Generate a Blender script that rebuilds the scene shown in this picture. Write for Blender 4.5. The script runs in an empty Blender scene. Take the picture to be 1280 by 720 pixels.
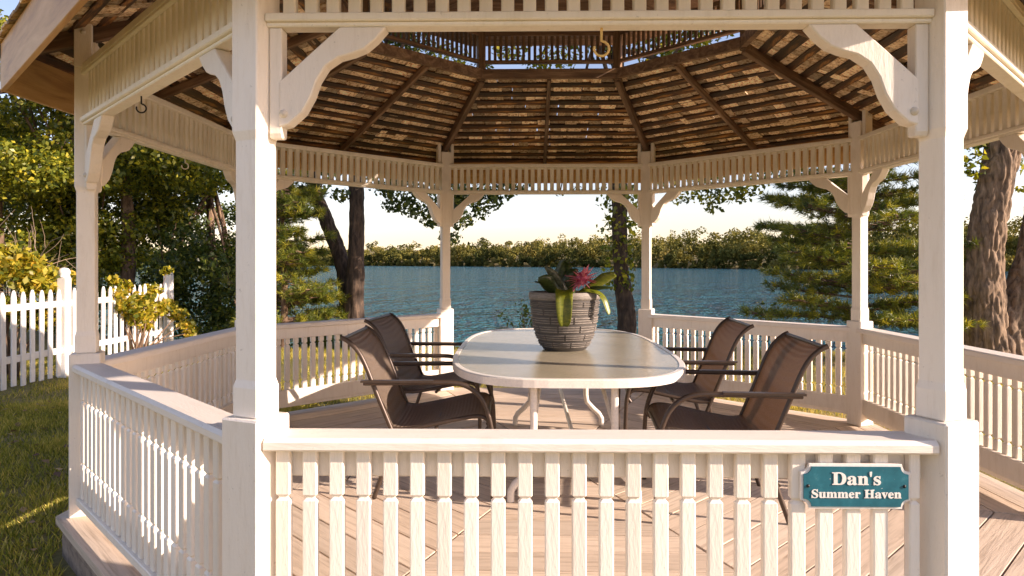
import bpy, bmesh, math, random
import numpy as np
from mathutils import Vector, Matrix, noise as mnoise

random.seed(7)
RNG = np.random.default_rng(11)
PI = math.pi
rad = math.radians
scene = bpy.context.scene

# ------------------------------------------------------------------ camera, sky, sun, exposure
W = 2.2                         # side of the octagonal gazebo (m)
AP = W * (1 + math.sqrt(2)) / 2   # apothem
RV = W / (2 * math.sin(PI / 8))   # corner radius
CX, CY, CZ = -0.227, -AP - 2.22, 1.382
cam_d = bpy.data.cameras.new('camera')
cam = bpy.data.objects.new('camera', cam_d)
scene.collection.objects.link(cam)
cam.location = (CX, CY, CZ)
cam.rotation_euler = (rad(90), 0, math.atan(16 / 860))
cam_d.sensor_width = 36
cam_d.lens = 860 / 1280 * 36
cam_d.shift_y = -30.5 / 1280
cam_d.clip_start = 0.05
cam_d.clip_end = 6000
scene.camera = cam

SUN_AZ, SUN_EL = rad(-15), rad(20)
world = bpy.data.worlds.new('World')
scene.world = world
world.use_nodes = True
wn, wl = world.node_tree.nodes, world.node_tree.links
bg = wn['Background']
sky = wn.new('ShaderNodeTexSky')
sky.sky_type = 'NISHITA'
sky.sun_disc = False
sky.sun_elevation = SUN_EL
sky.sun_rotation = PI / 2 - SUN_AZ
sky.air_density = 1.0
sky.dust_density = 0.5
sky.ozone_density = 1.0
tint = wn.new('ShaderNodeMix')
tint.data_type = 'RGBA'
tint.blend_type = 'MULTIPLY'
tint.inputs[0].default_value = 1.0
tint.inputs[7].default_value = (1.0, 0.83, 0.87, 1)
wl.new(sky.outputs[0], tint.inputs[6])
tcw = wn.new('ShaderNodeTexCoord')
mpw = wn.new('ShaderNodeMapping'); mpw.inputs['Scale'].default_value = (2.0, 2.0, 14.0)
wl.new(tcw.outputs['Generated'], mpw.inputs[0])
cn = wn.new('ShaderNodeTexNoise'); cn.inputs['Scale'].default_value = 1.6; cn.inputs['Detail'].default_value = 6
wl.new(mpw.outputs[0], cn.inputs['Vector'])
cr_ = wn.new('ShaderNodeValToRGB'); cr_.color_ramp.elements[0].position = 0.42; cr_.color_ramp.elements[1].position = 0.75
cr_.color_ramp.elements[0].color = (0.94, 0.94, 0.955, 1); cr_.color_ramp.elements[1].color = (1.12, 1.10, 1.08, 1)
wl.new(cn.outputs[0], cr_.inputs[0])
cm = wn.new('ShaderNodeMix'); cm.data_type = 'RGBA'; cm.blend_type = 'MULTIPLY'; cm.inputs[0].default_value = 1.0
wl.new(tint.outputs[2], cm.inputs[6]); wl.new(cr_.outputs[0], cm.inputs[7])
wl.new(cm.outputs[2], bg.inputs[0])
bg.inputs[1].default_value = 0.079

sun_d = bpy.data.lights.new('sun', 'SUN')
sun = bpy.data.objects.new('sun', sun_d)
scene.collection.objects.link(sun)
sun_d.energy = 3.0
sun_d.angle = rad(0.6)
sun_d.color = (1.0, 0.80, 0.67)
SUNV = Vector((math.cos(SUN_EL) * math.cos(SUN_AZ), math.cos(SUN_EL) * math.sin(SUN_AZ), math.sin(SUN_EL)))
sun.rotation_euler = SUNV.to_track_quat('Z', 'Y').to_euler()
sun.location = (20, -8, 15)

vs = scene.view_settings
vs.view_transform = 'Standard'
vs.look = 'None'
vs.exposure = 1.8
vs.gamma = 1.0
vs.use_curve_mapping = False
scene.cycles.max_bounces = 8
scene.cycles.diffuse_bounces = 5
scene.cycles.transparent_max_bounces = 8
scene.cycles.use_denoising = True

# ------------------------------------------------------------------ helpers
def at(px, py, D):
    """authoring aid: a point seen at a photo pixel, at its own distance D in front of the camera"""
    return Vector((CX + (px - 656) / 860 * D, CY + D, CZ - (py - 331) / 860 * D))

def link(o, parent=None):
    scene.collection.objects.link(o)
    if parent is not None:
        o.parent = parent
    return o

def tag(o, label=None, cat=None, group=None, kind=None):
    if label: o['label'] = label
    if cat: o['category'] = cat
    if group: o['group'] = group
    if kind: o['kind'] = kind
    return o

def empty(name, loc=(0, 0, 0), rz=0.0, parent=None):
    o = bpy.data.objects.new(name, None)
    o.empty_display_size = 0.1
    link(o, parent)
    o.location = loc
    o.rotation_euler = (0, 0, rz)
    return o

def inst(name, me, parent=None, loc=(0, 0, 0), rot=(0, 0, 0)):
    o = bpy.data.objects.new(name, me)
    link(o, parent)
    o.location = loc
    o.rotation_euler = rot
    return o

class MB:
    """collects shapes into one mesh"""
    def __init__(self):
        self.v, self.f, self.t, self.sm = [], [], [], []
    def add(self, vs_, fs_, tone=0.5, smooth=False):
        b = len(self.v)
        self.v += [tuple(p) for p in vs_]
        for f in fs_:
            self.f.append(tuple(b + i for i in f)); self.t.append(tone); self.sm.append(smooth)
    def box(self, c, s, M=None, tone=0.5):
        cx, cy, cz = c; sx, sy, sz = s[0] / 2, s[1] / 2, s[2] / 2
        ps = [Vector((cx + a * sx, cy + b * sy, cz + d * sz)) for a in (-1, 1) for b in (-1, 1) for d in (-1, 1)]
        if M is not None: ps = [M @ p for p in ps]
        self.add(ps, [(0, 1, 3, 2), (4, 6, 7, 5), (0, 4, 5, 1), (2, 3, 7, 6), (0, 2, 6, 4), (1, 5, 7, 3)], tone)
    def prism(self, poly, axis, a, b, tone=0.5):
        """poly: 2D points; extruded along axis 0/1/2 from a to b"""
        n = len(poly)
        def mk(p, h):
            return {0: (h, p[0], p[1]), 1: (p[0], h, p[1]), 2: (p[0], p[1], h)}[axis]
        vs_ = [mk(p, a) for p in poly] + [mk(p, b) for p in poly]
        fs_ = [tuple(range(n))[::-1], tuple(range(n, 2 * n))] + [(i, (i + 1) % n, n + (i + 1) % n, n + i) for i in range(n)]
        self.add(vs_, fs_, tone)
    def tube(self, pts, radii, seg=10, tone=0.5, caps=True, squash=None):
        pts = [Vector(p) for p in pts]
        if not hasattr(radii, '__len__'): radii = [radii] * len(pts)
        n = len(pts)
        vs_, fs_ = [], []
        t0 = (pts[1] - pts[0]).normalized()
        ref = Vector((0, 0, 1)) if abs(t0.z) < 0.9 else Vector((1, 0, 0))
        nrm = t0.cross(ref).normalized()
        for i in range(n):
            t = (pts[min(i + 1, n - 1)] - pts[max(i - 1, 0)]).normalized()
            nrm = (nrm - t * nrm.dot(t)).normalized()
            bn = t.cross(nrm)
            for k in range(seg):
                a = 2 * PI * k / seg
                vs_.append(pts[i] + (nrm * math.cos(a) + bn * math.sin(a)) * radii[i])
        for i in range(n - 1):
            for k in range(seg):
                fs_.append((i * seg + k, i * seg + (k + 1) % seg, (i + 1) * seg + (k + 1) % seg, (i + 1) * seg + k))
        self.add(vs_, fs_, tone, True)
        if caps:
            self.add(vs_[:seg], [tuple(range(seg))[::-1]], tone)
            self.add(vs_[-seg:], [tuple(range(seg))], tone)
    def lathe(self, prof, c=(0, 0, 0), seg=24, tone=0.5, smooth=True):
        vs_, fs_ = [], []
        for r, z in prof:
            for k in range(seg):
                a = 2 * PI * k / seg
                vs_.append((c[0] + r * math.cos(a), c[1] + r * math.sin(a), c[2] + z))
        for i in range(len(prof) - 1):
            for k in range(seg):
                fs_.append((i * seg + k, i * seg + (k + 1) % seg, (i + 1) * seg + (k + 1) % seg, (i + 1) * seg + k))
        self.add(vs_, fs_, tone, smooth)
    def mesh(self, name, mat, bevel=0.0, tones=False):
        me = bpy.data.meshes.new(name)
        me.from_pydata(self.v, [], self.f)
        me.polygons.foreach_set('use_smooth', self.sm)
        if tones:
            at_ = me.attributes.new('tone', 'FLOAT', 'FACE')
            at_.data.foreach_set('value', self.t)
        if bevel > 0:
            bm = bmesh.new(); bm.from_mesh(me)
            bmesh.ops.recalc_face_normals(bm, faces=bm.faces)
            bmesh.ops.bevel(bm, geom=[e for e in bm.edges if e.calc_face_angle(0) > 0.5], offset=bevel, segments=1, affect='EDGES', clamp_overlap=True)
            bm.to_mesh(me); bm.free()
        else:
            bm = bmesh.new(); bm.from_mesh(me)
            bmesh.ops.recalc_face_normals(bm, faces=bm.faces)
            bm.to_mesh(me); bm.free()
        me.materials.append(mat)
        return me
    def build(self, name, mat, parent=None, loc=(0, 0, 0), rot=(0, 0, 0), bevel=0.0, tones=False):
        return inst(name, self.mesh(name, mat, bevel, tones), parent, loc, rot)

def np_mesh(name, V, F, mat, tone=None, smooth=False):
    me = bpy.data.meshes.new(name)
    V = np.asarray(V, dtype=np.float32); F = np.asarray(F, dtype=np.int32)
    k = F.shape[1]
    me.vertices.add(len(V)); me.vertices.foreach_set('co', V.ravel())
    me.loops.add(F.size); me.loops.foreach_set('vertex_index', F.ravel())
    me.polygons.add(len(F)); me.polygons.foreach_set('loop_start', np.arange(0, F.size, k, dtype=np.int32))
    if smooth: me.polygons.foreach_set('use_smooth', np.ones(len(F), dtype=bool))
    if tone is not None:
        a = me.attributes.new('tone', 'FLOAT', 'FACE')
        a.data.foreach_set('value', np.asarray(tone, dtype=np.float32))
    me.update(calc_edges=True)
    me.materials.append(mat)
    return me

# ------------------------------------------------------------------ materials
def new_mat(name):
    m = bpy.data.materials.new(name); m.use_nodes = True
    nt = m.node_tree
    return m, nt.nodes, nt.links, nt.nodes['Principled BSDF']

def ramp(N, stops):
    r = N.new('ShaderNodeValToRGB')
    el = r.color_ramp.elements
    el[0].position, el[0].color = stops[0][0], (*stops[0][1], 1)
    el[1].position, el[1].color = stops[-1][0], (*stops[-1][1], 1)
    for p, c in stops[1:-1]:
        e = el.new(p); e.color = (*c, 1)
    return r

def tex_noise(N, L, scale, detail=4, rough=0.55, vec=None, stretch=None, dist=0.0, space='Object'):
    tc = N.new('ShaderNodeTexCoord')
    src = tc.outputs[space]
    if stretch:
        mp = N.new('ShaderNodeMapping'); mp.inputs['Scale'].default_value = stretch
        L.new(src, mp.inputs[0]); src = mp.outputs[0]
    n = N.new('ShaderNodeTexNoise')
    n.inputs['Scale'].default_value = scale; n.inputs['Detail'].default_value = detail
    n.inputs['Roughness'].default_value = rough; n.inputs['Distortion'].default_value = dist
    L.new(src, n.inputs['Vector'])
    return n

def add_bump(N, L, b, src, strength, dist):
    bp = N.new('ShaderNodeBump'); bp.inputs['Strength'].default_value = strength; bp.inputs['Distance'].default_value = dist
    L.new(src, bp.inputs['Height'])
    L.new(bp.outputs[0], b.inputs['Normal'])
    return bp

def mixc(N, L, fac, a, b, blend='MIX'):
    m = N.new('ShaderNodeMix'); m.data_type = 'RGBA'; m.blend_type = blend
    if isinstance(fac, (int, float)): m.inputs[0].default_value = fac
    else: L.new(fac, m.inputs[0])
    for i, x in ((6, a), (7, b)):
        if isinstance(x, tuple): m.inputs[i].default_value = (*x[:3], 1)
        else: L.new(x, m.inputs[i])
    return m.outputs[2]

def paint_mat(name, base, stain, lo=0.56, hi=0.78, grain=(6, 6, 1.2), rough=0.5, streak=(3.5, 3.5, 0.5)):
    m, N, L, b = new_mat(name)
    n1 = tex_noise(N, L, 3.0, 6, 0.65, space='Object', stretch=(1, 1, 0.5))
    r1 = ramp(N, [(lo, (0, 0, 0)), (hi, (1, 1, 1))]); L.new(n1.outputs[0], r1.inputs[0])
    col = mixc(N, L, r1.outputs[0], base, stain)
    n3 = tex_noise(N, L, 60, 3, 0.6)
    r3 = ramp(N, [(0.67, (0, 0, 0)), (0.75, (1, 1, 1))]); L.new(n3.outputs[0], r3.inputs[0])
    dim = N.new('ShaderNodeMath'); dim.operation = 'MULTIPLY'; dim.inputs[1].default_value = 0.35
    L.new(r3.outputs[0], dim.inputs[0])
    col = mixc(N, L, dim.outputs[0], col, (0.32, 0.28, 0.22))
    n4 = tex_noise(N, L, 9, 6, 0.75, stretch=streak)
    r4 = ramp(N, [(0.50, (1, 1, 1)), (0.74, (0.90, 0.88, 0.85))]); L.new(n4.outputs[0], r4.inputs[0])
    col = mixc(N, L, 1.0, col, r4.outputs[0], 'MULTIPLY')
    oi = N.new('ShaderNodeObjectInfo')
    ro = ramp(N, [(0.0, (0.90, 0.885, 0.86)), (1.0, (1.03, 1.03, 1.03))]); L.new(oi.outputs['Random'], ro.inputs[0])
    col = mixc(N, L, 1.0, col, ro.outputs[0], 'MULTIPLY')
    L.new(col, b.inputs['Base Color'])
    b.inputs['Roughness'].default_value = rough
    n2 = tex_noise(N, L, 18, 5, 0.7, stretch=grain)
    add_bump(N, L, b, n2.outputs[0], 0.35, 0.006)
    return m

def wood_mat(name, c_dark, c_mid, c_light, stretch, scale=4, rough=0.7, bump=0.4, var=0.35, tone_attr=False, per_obj=True, pos=(0.28, 0.5, 0.74)):
    m, N, L, b = new_mat(name)
    n = tex_noise(N, L, scale, 7, 0.65, stretch=stretch, dist=0.6)
    r = ramp(N, [(pos[0], c_dark), (pos[1], c_mid), (pos[2], c_light)]); L.new(n.outputs[0], r.inputs[0])
    col = r.outputs[0]
    if per_obj or tone_attr:
        if tone_attr:
            a = N.new('ShaderNodeAttribute'); a.attribute_name = 'tone'; s = a.outputs['Fac']
        else:
            s = N.new('ShaderNodeObjectInfo').outputs['Random']
        rr = ramp(N, [(0, (1 - var, 1 - var, 1 - var)), (0.5, (1.0, 0.96, 0.92)), (1, (1 + var, 1 + var, 1 + var))]); L.new(s, rr.inputs[0])
        col = mixc(N, L, 1.0, col, rr.outputs[0], 'MULTIPLY')
    L.new(col, b.inputs['Base Color'])
    b.inputs['Roughness'].default_value = rough
    add_bump(N, L, b, n.outputs[0], bump, 0.01)
    return m

def leaf_mat(name, dark, mid, light, trans=0.42, rough=0.4, spec=0.5):
    m, N, L, b = new_mat(name)
    a = N.new('ShaderNodeAttribute'); a.attribute_name = 'tone'
    r = ramp(N, [(0, dark), (0.55, mid), (1, light)]); L.new(a.outputs['Fac'], r.inputs[0])
    L.new(r.outputs[0], b.inputs['Base Color'])
    b.inputs['Roughness'].default_value = rough
    b.inputs['Specular IOR Level'].default_value = spec
    t = N.new('ShaderNodeBsdfTranslucent')
    c2 = mixc(N, L, 1.0, r.outputs[0], (1.5, 1.35, 0.6), 'MULTIPLY'); L.new(c2, t.inputs[0])
    ms = N.new('ShaderNodeMixShader'); ms.inputs[0].default_value = trans
    L.new(b.outputs[0], ms.inputs[1]); L.new(t.outputs[0], ms.inputs[2])
    L.new(ms.outputs[0], N['Material Output'].inputs[0])
    return m

def plain(name, col, rough=0.5, metal=0.0, bump=0.0, bscale=80):
    m, N, L, b = new_mat(name)
    n = tex_noise(N, L, bscale, 3)
    c = mixc(N, L, n.outputs[0], tuple(x * 0.8 for x in col), tuple(min(1, x * 1.15) for x in col))
    L.new(c, b.inputs['Base Color'])
    b.inputs['Roughness'].default_value = rough; b.inputs['Metallic'].default_value = metal
    if bump: add_bump(N, L, b, n.outputs[0], bump, 0.004)
    return m

WHITE = paint_mat('white_paint', (0.91, 0.84, 0.74), (0.72, 0.64, 0.53))
FRIEZE = paint_mat('mildewed_white_paint', (0.92, 0.86, 0.73), (0.64, 0.57, 0.37), 0.53, 0.88)
CAPP = paint_mat('worn_white_paint', (0.88, 0.81, 0.72), (0.55, 0.48, 0.39), 0.60, 0.80, (1.0, 6, 6), 0.5, (0.4, 3.5, 3.5))
FENCE = paint_mat('fence_white_paint', (0.82, 0.80, 0.76), (0.66, 0.62, 0.52))
DECK = wood_mat('deck_wood', (0.38, 0.30, 0.22), (0.62, 0.51, 0.395), (0.70, 0.585, 0.465), (0.8, 14, 14), 3.0, 0.75, 0.35, 0.12)
SKIRT = wood_mat('skirt_wood', (0.12, 0.09, 0.07), (0.28, 0.21, 0.16), (0.40, 0.32, 0.25), (1, 6, 6), 3.0, 0.8, 0.4, 0.15)
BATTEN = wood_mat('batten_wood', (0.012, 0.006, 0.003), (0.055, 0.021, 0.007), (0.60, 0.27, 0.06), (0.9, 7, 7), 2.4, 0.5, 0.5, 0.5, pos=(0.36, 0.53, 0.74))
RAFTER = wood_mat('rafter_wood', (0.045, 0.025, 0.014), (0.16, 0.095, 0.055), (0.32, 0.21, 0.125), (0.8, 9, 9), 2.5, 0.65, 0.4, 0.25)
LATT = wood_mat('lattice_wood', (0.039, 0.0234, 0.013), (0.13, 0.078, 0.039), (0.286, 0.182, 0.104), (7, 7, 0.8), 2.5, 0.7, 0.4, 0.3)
SHING = wood_mat('shingle_wood', (0.28, 0.13, 0.045), (0.76, 0.59, 0.38), (0.86, 0.76, 0.57), (14, 14, 14), 3, 0.8, 0.5, 0.6, tone_attr=True, pos=(0.36, 0.52, 0.7))
FASCIA = wood_mat('fascia_wood', (0.408, 0.204, 0.06), (0.624, 0.36, 0.12), (0.744, 0.468, 0.192), (0.7, 5, 5), 3.0, 0.55, 0.3, 0.1)
BARK = wood_mat('bark', (0.022, 0.014, 0.009), (0.15, 0.098, 0.062), (0.34, 0.235, 0.15), (1.0, 1.0, 0.25), 15, 0.9, 1.0, 0.1)
BARKL = wood_mat('grey_brown_bark', (0.035, 0.024, 0.016), (0.20, 0.14, 0.09), (0.40, 0.29, 0.19), (1.0, 1.0, 0.25), 15, 0.9, 1.0, 0.1)
BARK_SHADED = wood_mat('shaded_bark', (0.010, 0.007, 0.005), (0.062, 0.042, 0.028), (0.17, 0.115, 0.075), (1.0, 1.0, 0.25), 15, 0.9, 1.0, 0.1)  # bark copy with shade put into its colour, for the two-stemmed and ivy trunks
METAL_BR = plain('bronze_tube', (0.075, 0.052, 0.038), 0.38, 0.3)
BOLT = plain('painted_bolt', (0.66, 0.60, 0.5), 0.4)
IRON = plain('black_iron', (0.02, 0.018, 0.016), 0.5, 0.4)
BRASS = plain('yellow_hook', (0.75, 0.50, 0.16), 0.45, 0.2)
HOOKW = plain('pale_hook', (0.7, 0.62, 0.48), 0.45)
TABLEW = plain('table_white_enamel', (0.86, 0.80, 0.71), 0.3)

# ------------------------------------------------------------------ ground, lake
LAKE = -1.3
def shore_dist(px):
    xs = [-2500, -400, 200, 460, 650, 830, 930, 1100, 1300, 1700, 3500]
    ds = [900, 900, 900, 780, 560, 420, 350, 270, 230, 210, 200]
    return np.interp(px, xs, ds)
def ground_h(x, y):
    D = y - CY
    edge = 13.2 + 0.5 * np.sin(x * 0.5 + 1.0) + np.clip((-5 - x) * 0.5, 0, 8)
    t = np.clip((D - edge) / 4.0, 0, 1)
    near = -0.22 - 0.02 * np.clip(np.abs(x) - 4, 0, 5) + 0.03 * np.sin(x * 0.9) * np.sin(y * 0.7 + 1)
    h = near * (1 - t) + (-3.0) * t
    px = 656 + 860 * (x - CX) / np.maximum(D, 1)
    sd = shore_dist(px)
    u = (D - sd)
    far = np.where(u < 0, -3.0, -3.0 + np.clip(u / 12, 0, 1) * 2.6 + np.clip((u - 12) / 300, 0, 1) ** 0.8 * 22)
    return np.where(D > 60, np.maximum(far, -3.0), h)

def nonuni(lo, hi, fine_lo, fine_hi, step, n_out):
    a = np.arange(fine_lo, fine_hi + 1e-6, step)
    g1 = fine_hi + (hi - fine_hi) * (np.linspace(0, 1, n_out) ** 2.6)[1:]
    g0 = fine_lo + (lo - fine_lo) * (np.linspace(0, 1, n_out) ** 2.6)[1:]
    return np.concatenate([g0[::-1], a, g1])

gx = nonuni(-2600, 2600, -16, 18, 0.4, 70)
gy = nonuni(-120, 3600, -8, 24, 0.4, 110)
GX, GY = np.meshgrid(gx, gy)
GZ = ground_h(GX, GY)
V = np.stack([GX, GY, GZ], -1).reshape(-1, 3)
nx, ny = len(gx), len(gy)
ii, jj = np.meshgrid(np.arange(nx - 1), np.arange(ny - 1))
b0 = (jj * nx + ii).ravel()
F = np.stack([b0, b0 + 1, b0 + nx + 1, b0 + nx], -1)
m, N, L, b = new_mat('lawn_soil')
n1 = tex_noise(N, L, 0.7, 5); n2 = tex_noise(N, L, 14, 6, 0.7)
r1 = ramp(N, [(0.35, (0.17, 0.15, 0.035)), (0.55, (0.30, 0.23, 0.07)), (0.72, (0.40, 0.28, 0.12))]); L.new(n1.outputs[0], r1.inputs[0])
r2 = ramp(N, [(0.3, (0.5, 0.5, 0.5)), (0.7, (1.2, 1.2, 1.2))]); L.new(n2.outputs[0], r2.inputs[0])
L.new(mixc(N, L, 1.0, r1.outputs[0], r2.outputs[0], 'MULTIPLY'), b.inputs['Base Color'])
b.inputs['Roughness'].default_value = 0.95
add_bump(N, L, b, n2.outputs[0], 0.8, 0.04)
LAWN = m
g = inst('ground', np_mesh('ground', V, F, LAWN, smooth=True)); tag(g, kind='structure')

m, N, L, b = new_mat('lake_water')
tc = N.new('ShaderNodeTexCoord')
def wav(scale, sx, sy, detail):
    mp = N.new('ShaderNodeMapping'); mp.inputs['Scale'].default_value = (sx, sy, 1); mp.inputs['Rotation'].default_value = (0, 0, rad(12))
    L.new(tc.outputs['Object'], mp.inputs[0])
    n = N.new('ShaderNodeTexNoise'); n.inputs['Scale'].default_value = scale; n.inputs['Detail'].default_value = detail
    n.inputs['Roughness'].default_value = 0.6
    L.new(mp.outputs[0], n.inputs['Vector']); return n
w1 = wav(0.09, 1.6, 1.0, 2); w2 = wav(0.40, 1.9, 1.0, 3); w3 = wav(1.3, 1.3, 1.0, 3)
ad = N.new('ShaderNodeMath'); ad.operation = 'MULTIPLY_ADD'; ad.inputs[1].default_value = 0.5
L.new(w2.outputs[0], ad.inputs[0]); L.new(w1.outputs[0], ad.inputs[2])
ad3 = N.new('ShaderNodeMath'); ad3.operation = 'MULTIPLY_ADD'; ad3.inputs[1].default_value = 0.17
L.new(w3.outputs[0], ad3.inputs[0]); L.new(ad.outputs[0], ad3.inputs[2])
add_bump(N, L, b, ad3.outputs[0], 1.0, 6.0)
b.inputs['Base Color'].default_value = (0.026, 0.118, 0.142, 1)
b.inputs['Roughness'].default_value = 0.06
b.inputs['IOR'].default_value = 1.33
b.inputs['Specular Tint'].default_value = (0.92, 1.0, 1.0, 1)
WATER = m
wv = [(-2600, CY + 11, LAKE), (2600, CY + 11, LAKE), (2600, 1500, LAKE), (-2600, 1500, LAKE)]
wo = inst('lake_water', np_mesh('lake_water', wv, [(0, 1, 2, 3)], WATER)); tag(wo, kind='structure')

# ------------------------------------------------------------------ gazebo
gaz = empty('gazebo')
tag(gaz, 'white octagonal wooden gazebo with slatted railings and brown shingled roof by the lake', 'gazebo')

# deck: eight wedges of boards parallel to each side
A_DECK = AP + 0.14
deck_mb = MB()
poly = [(RV * (A_DECK - 0.03) / AP * math.cos(rad(-67.5 + 45 * k)), RV * (A_DECK - 0.03) / AP * math.sin(rad(-67.5 + 45 * k))) for k in range(8)]
deck_mb.prism(poly, 2, -0.30, -0.115)
po = [(x * 0.9995, y * 0.9995) for x, y in poly]; pi_ = [(x * 0.975, y * 0.975) for x, y in poly]
for k in range(8):      # rim joists carry the board ends
    j = (k + 1) % 8
    deck_mb.prism([po[k], po[j], pi_[j], pi_[k]], 2, -0.117, -0.0405)
deck = deck_mb.build('deck', SKIRT, gaz)
PITCH = 0.205
t8 = math.tan(PI / 8)
a1 = A_DECK; row = 0
board_meshes = []
while a1 > 0.09:
    a0 = max(a1 - PITCH + 0.010, 0.03)
    mb = MB()
    e = 0.007
    dz = 0.0
    mb.prism([(-a1 * t8 + e, -a1), (a1 * t8 - e, -a1), (a0 * t8 - e, -a0), (-a0 * t8 + e, -a0)], 2, -0.040, 0.0)
    board_meshes.append(mb.mesh('board', DECK, 0.0012))
    a1 -= PITCH; row += 1
for k in range(8):
    for i, me in enumerate(board_meshes):
        inst('board', me, deck, (0, 0, random.uniform(-0.003, 0.0)), (0, 0, rad(45 * k)))

# posts
def post_meshes():
    base = MB(); base.box((0, 0, 0.445), (0.150, 0.150, 0.89))
    base_me = base.mesh('base', WHITE, 0.006)
    sh = MB()
    def ring(s, z): return [(-s, -s, z), (s, -s, z), (s, s, z), (-s, s, z)]
    prof = [(0.051, 0.891), (0.051, 0.985), (0.045, 1.01), (0.045, 1.775), (0.053, 1.805), (0.053, 2.60)]
    vs_, fs_ = [], []
    for s, z in prof: vs_ += ring(s, z)
    for i in range(len(prof) - 1):
        for k in range(4): fs_.append((i * 4 + k, i * 4 + (k + 1) % 4, i * 4 + 4 + (k + 1) % 4, i * 4 + 4 + k))
    fs_ += [(3, 2, 1, 0), tuple(len(vs_) - 4 + k for k in range(4))]
    sh.add(vs_, fs_)
    shaft_me = sh.mesh('shaft', WHITE, 0.004)
    nl = MB()
    # flat nailing strip with a rounded foot
    pts = [(-0.026, 2.139), (-0.026, 1.80), (-0.018, 1.785), (0.018, 1.785), (0.026, 1.80), (0.026, 2.139)]
    nl.prism(pts, 1, -0.02, 0.02)
    nail_me = nl.mesh('nailing_strip', WHITE, 0.003)
    bo = MB(); bo.lathe([(0.0, 0.012), (0.008, 0.010), (0.013, 0.004), (0.014, 0.0)], seg=12)
    bolt_me = bo.mesh('bolt', BOLT)
    ear = MB(); ear.box((0, 0, 2.57), (0.035, 0.085, 0.24))
    ear_me = ear.mesh('rafter_tie', WHITE, 0.004)
    return base_me, shaft_me, nail_me, bolt_me, ear_me
base_me, shaft_me, nail_me, bolt_me, ear_me = post_meshes()
for k in range(8):
    va = -67.5 + 45 * k
    r = rad(va + 90)
    p = inst('post', shaft_me, gaz, (RV * math.cos(rad(va)), RV * math.sin(rad(va)), 0), (0, 0, r))
    inst('base', base_me, p)
    for s in (-1, 1):
        o = inst('rafter_tie', ear_me, p, (s * 0.071, -0.005, 0))
        inst('bolt', bolt_me, p, (s * 0.089, -0.005, 2.64), (0, s * PI / 2, 0))
        # strips lie along the adjoining sides
        d = rad(22.5) * s
        inst('nailing_strip', nail_me, p, (s * 0.073 * math.cos(d) , 0.073 * math.sin(abs(d)), 0), (0, 0, d + PI / 2 * 0 + PI / 2))

# railing pieces
SL_Y = -0.036
def slat_mesh(w, dep, z0, z1, grooves, mat, name):
    mb = MB()
    prof = [(0, z0)]
    for gz in grooves: prof += [(0, gz - 0.010), (0.008, gz - 0.001), (0.008, gz + 0.001), (0, gz + 0.010)]
    prof.append((0, z1))
    vs_, fs_ = [], []
    for ins, z in prof:
        a, c = w / 2 - ins, dep / 2 - ins * 0.8
        ch = 0.004
        vs_ += [(-a + ch, -c, z), (a - ch, -c, z), (a, -c + ch, z), (a, c - ch, z), (a - ch, c, z), (-a + ch, c, z), (-a, c - ch, z), (-a, -c + ch, z)]
    n = len(prof)
    for i in range(n - 1):
        for k in range(8): fs_.append((i * 8 + k, i * 8 + (k + 1) % 8, i * 8 + 8 + (k + 1) % 8, i * 8 + 8 + k))
    fs_ += [tuple(range(8))[::-1], tuple(range(n * 8 - 8, n * 8))]
    mb.add(vs_, fs_)
    return mb.mesh(name, mat)
rail_slat = slat_mesh(0.046, 0.030, 0.112, 0.792, (0.300, 0.640), WHITE, 'slat')
half_slat = slat_mesh(0.034, 0.030, 0.112, 0.792, (0.300, 0.640), WHITE, 'slat')
HL = W / 2 - 0.055
fr = MB()
fr.box((0, 0.0, 0.745), (2 * HL, 0.036, 0.094))      # upper board on the inside of the slats
fr.box((0, 0.0, 0.165), (2 * HL, 0.036, 0.13))       # lower board
fr.box((0, -0.036, 0.090), (2 * HL, 0.062, 0.040))   # ledge under the slats
frame_me = fr.mesh('railing', WHITE, 0.004)
cp = MB()
cp.prism([(-0.085, 0.800), (-0.080, 0.794), (0.055, 0.794), (0.060, 0.800), (0.060, 0.826), (0.052, 0.835), (-0.072, 0.835), (-0.085, 0.822)], 0, -HL, HL)
cap_me = cp.mesh('cap_rail', CAPP, 0.0)
SPC = 0.0855
for k in range(8):
    if k in (1, 4): continue          # the two open sides
    rl = inst('railing', frame_me, gaz, (0, 0, 0), (0, 0, 0))
    rz = rad(45 * k)
    rl.rotation_euler = (0, 0, rz)
    rl.location = (AP * math.sin(rz), -AP * math.cos(rz), 0)
    inst('cap_rail', cap_me, rl)
    inst('slat', half_slat, rl, (0.990, SL_Y, 0))
    for i in range(23):
        inst('slat', rail_slat, rl, ((i - 11) * SPC - 0.055, SL_Y, random.uniform(-0.002, 0.001)), (0, 0, random.gauss(0, 0.012)))

# frieze panels and brackets
fz_slat = slat_mesh(0.042, 0.030, 2.181, 2.431, (), FRIEZE, 'slat')
FH = W / 2 - 0.045
fz = MB()
fz.box((0, -0.004, 2.168), (2 * FH, 0.086, 0.026))
fz.box((0, -0.002, 2.148), (2 * FH, 0.062, 0.016))
fz_me = fz.mesh('frieze', FRIEZE, 0.004)
ft = MB()
ft.box((0, -0.002, 2.451), (2 * FH, 0.080, 0.036))
ft.box((0, -0.030, 2.424), (2 * FH, 0.022, 0.016))
ft_me = ft.mesh('top_rail', FRIEZE, 0.003)
bk = MB()
low = [(0, .320), (.030, .312), (.075, .272), (.103, .222), (.122, .168), (.150, .124), (.190, .097), (.235, .085), (.275, .069), (.310, .040), (.345, 0)]
upp = [(.195, 0), (0, .175)]
bk.prism([(x, 2.1395 - z) for x, z in low] + [(x, 2.1395 - z) for x, z in upp], 1, -0.030, 0.030)
bk_me = bk.mesh('bracket', WHITE, 0.004)
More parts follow.
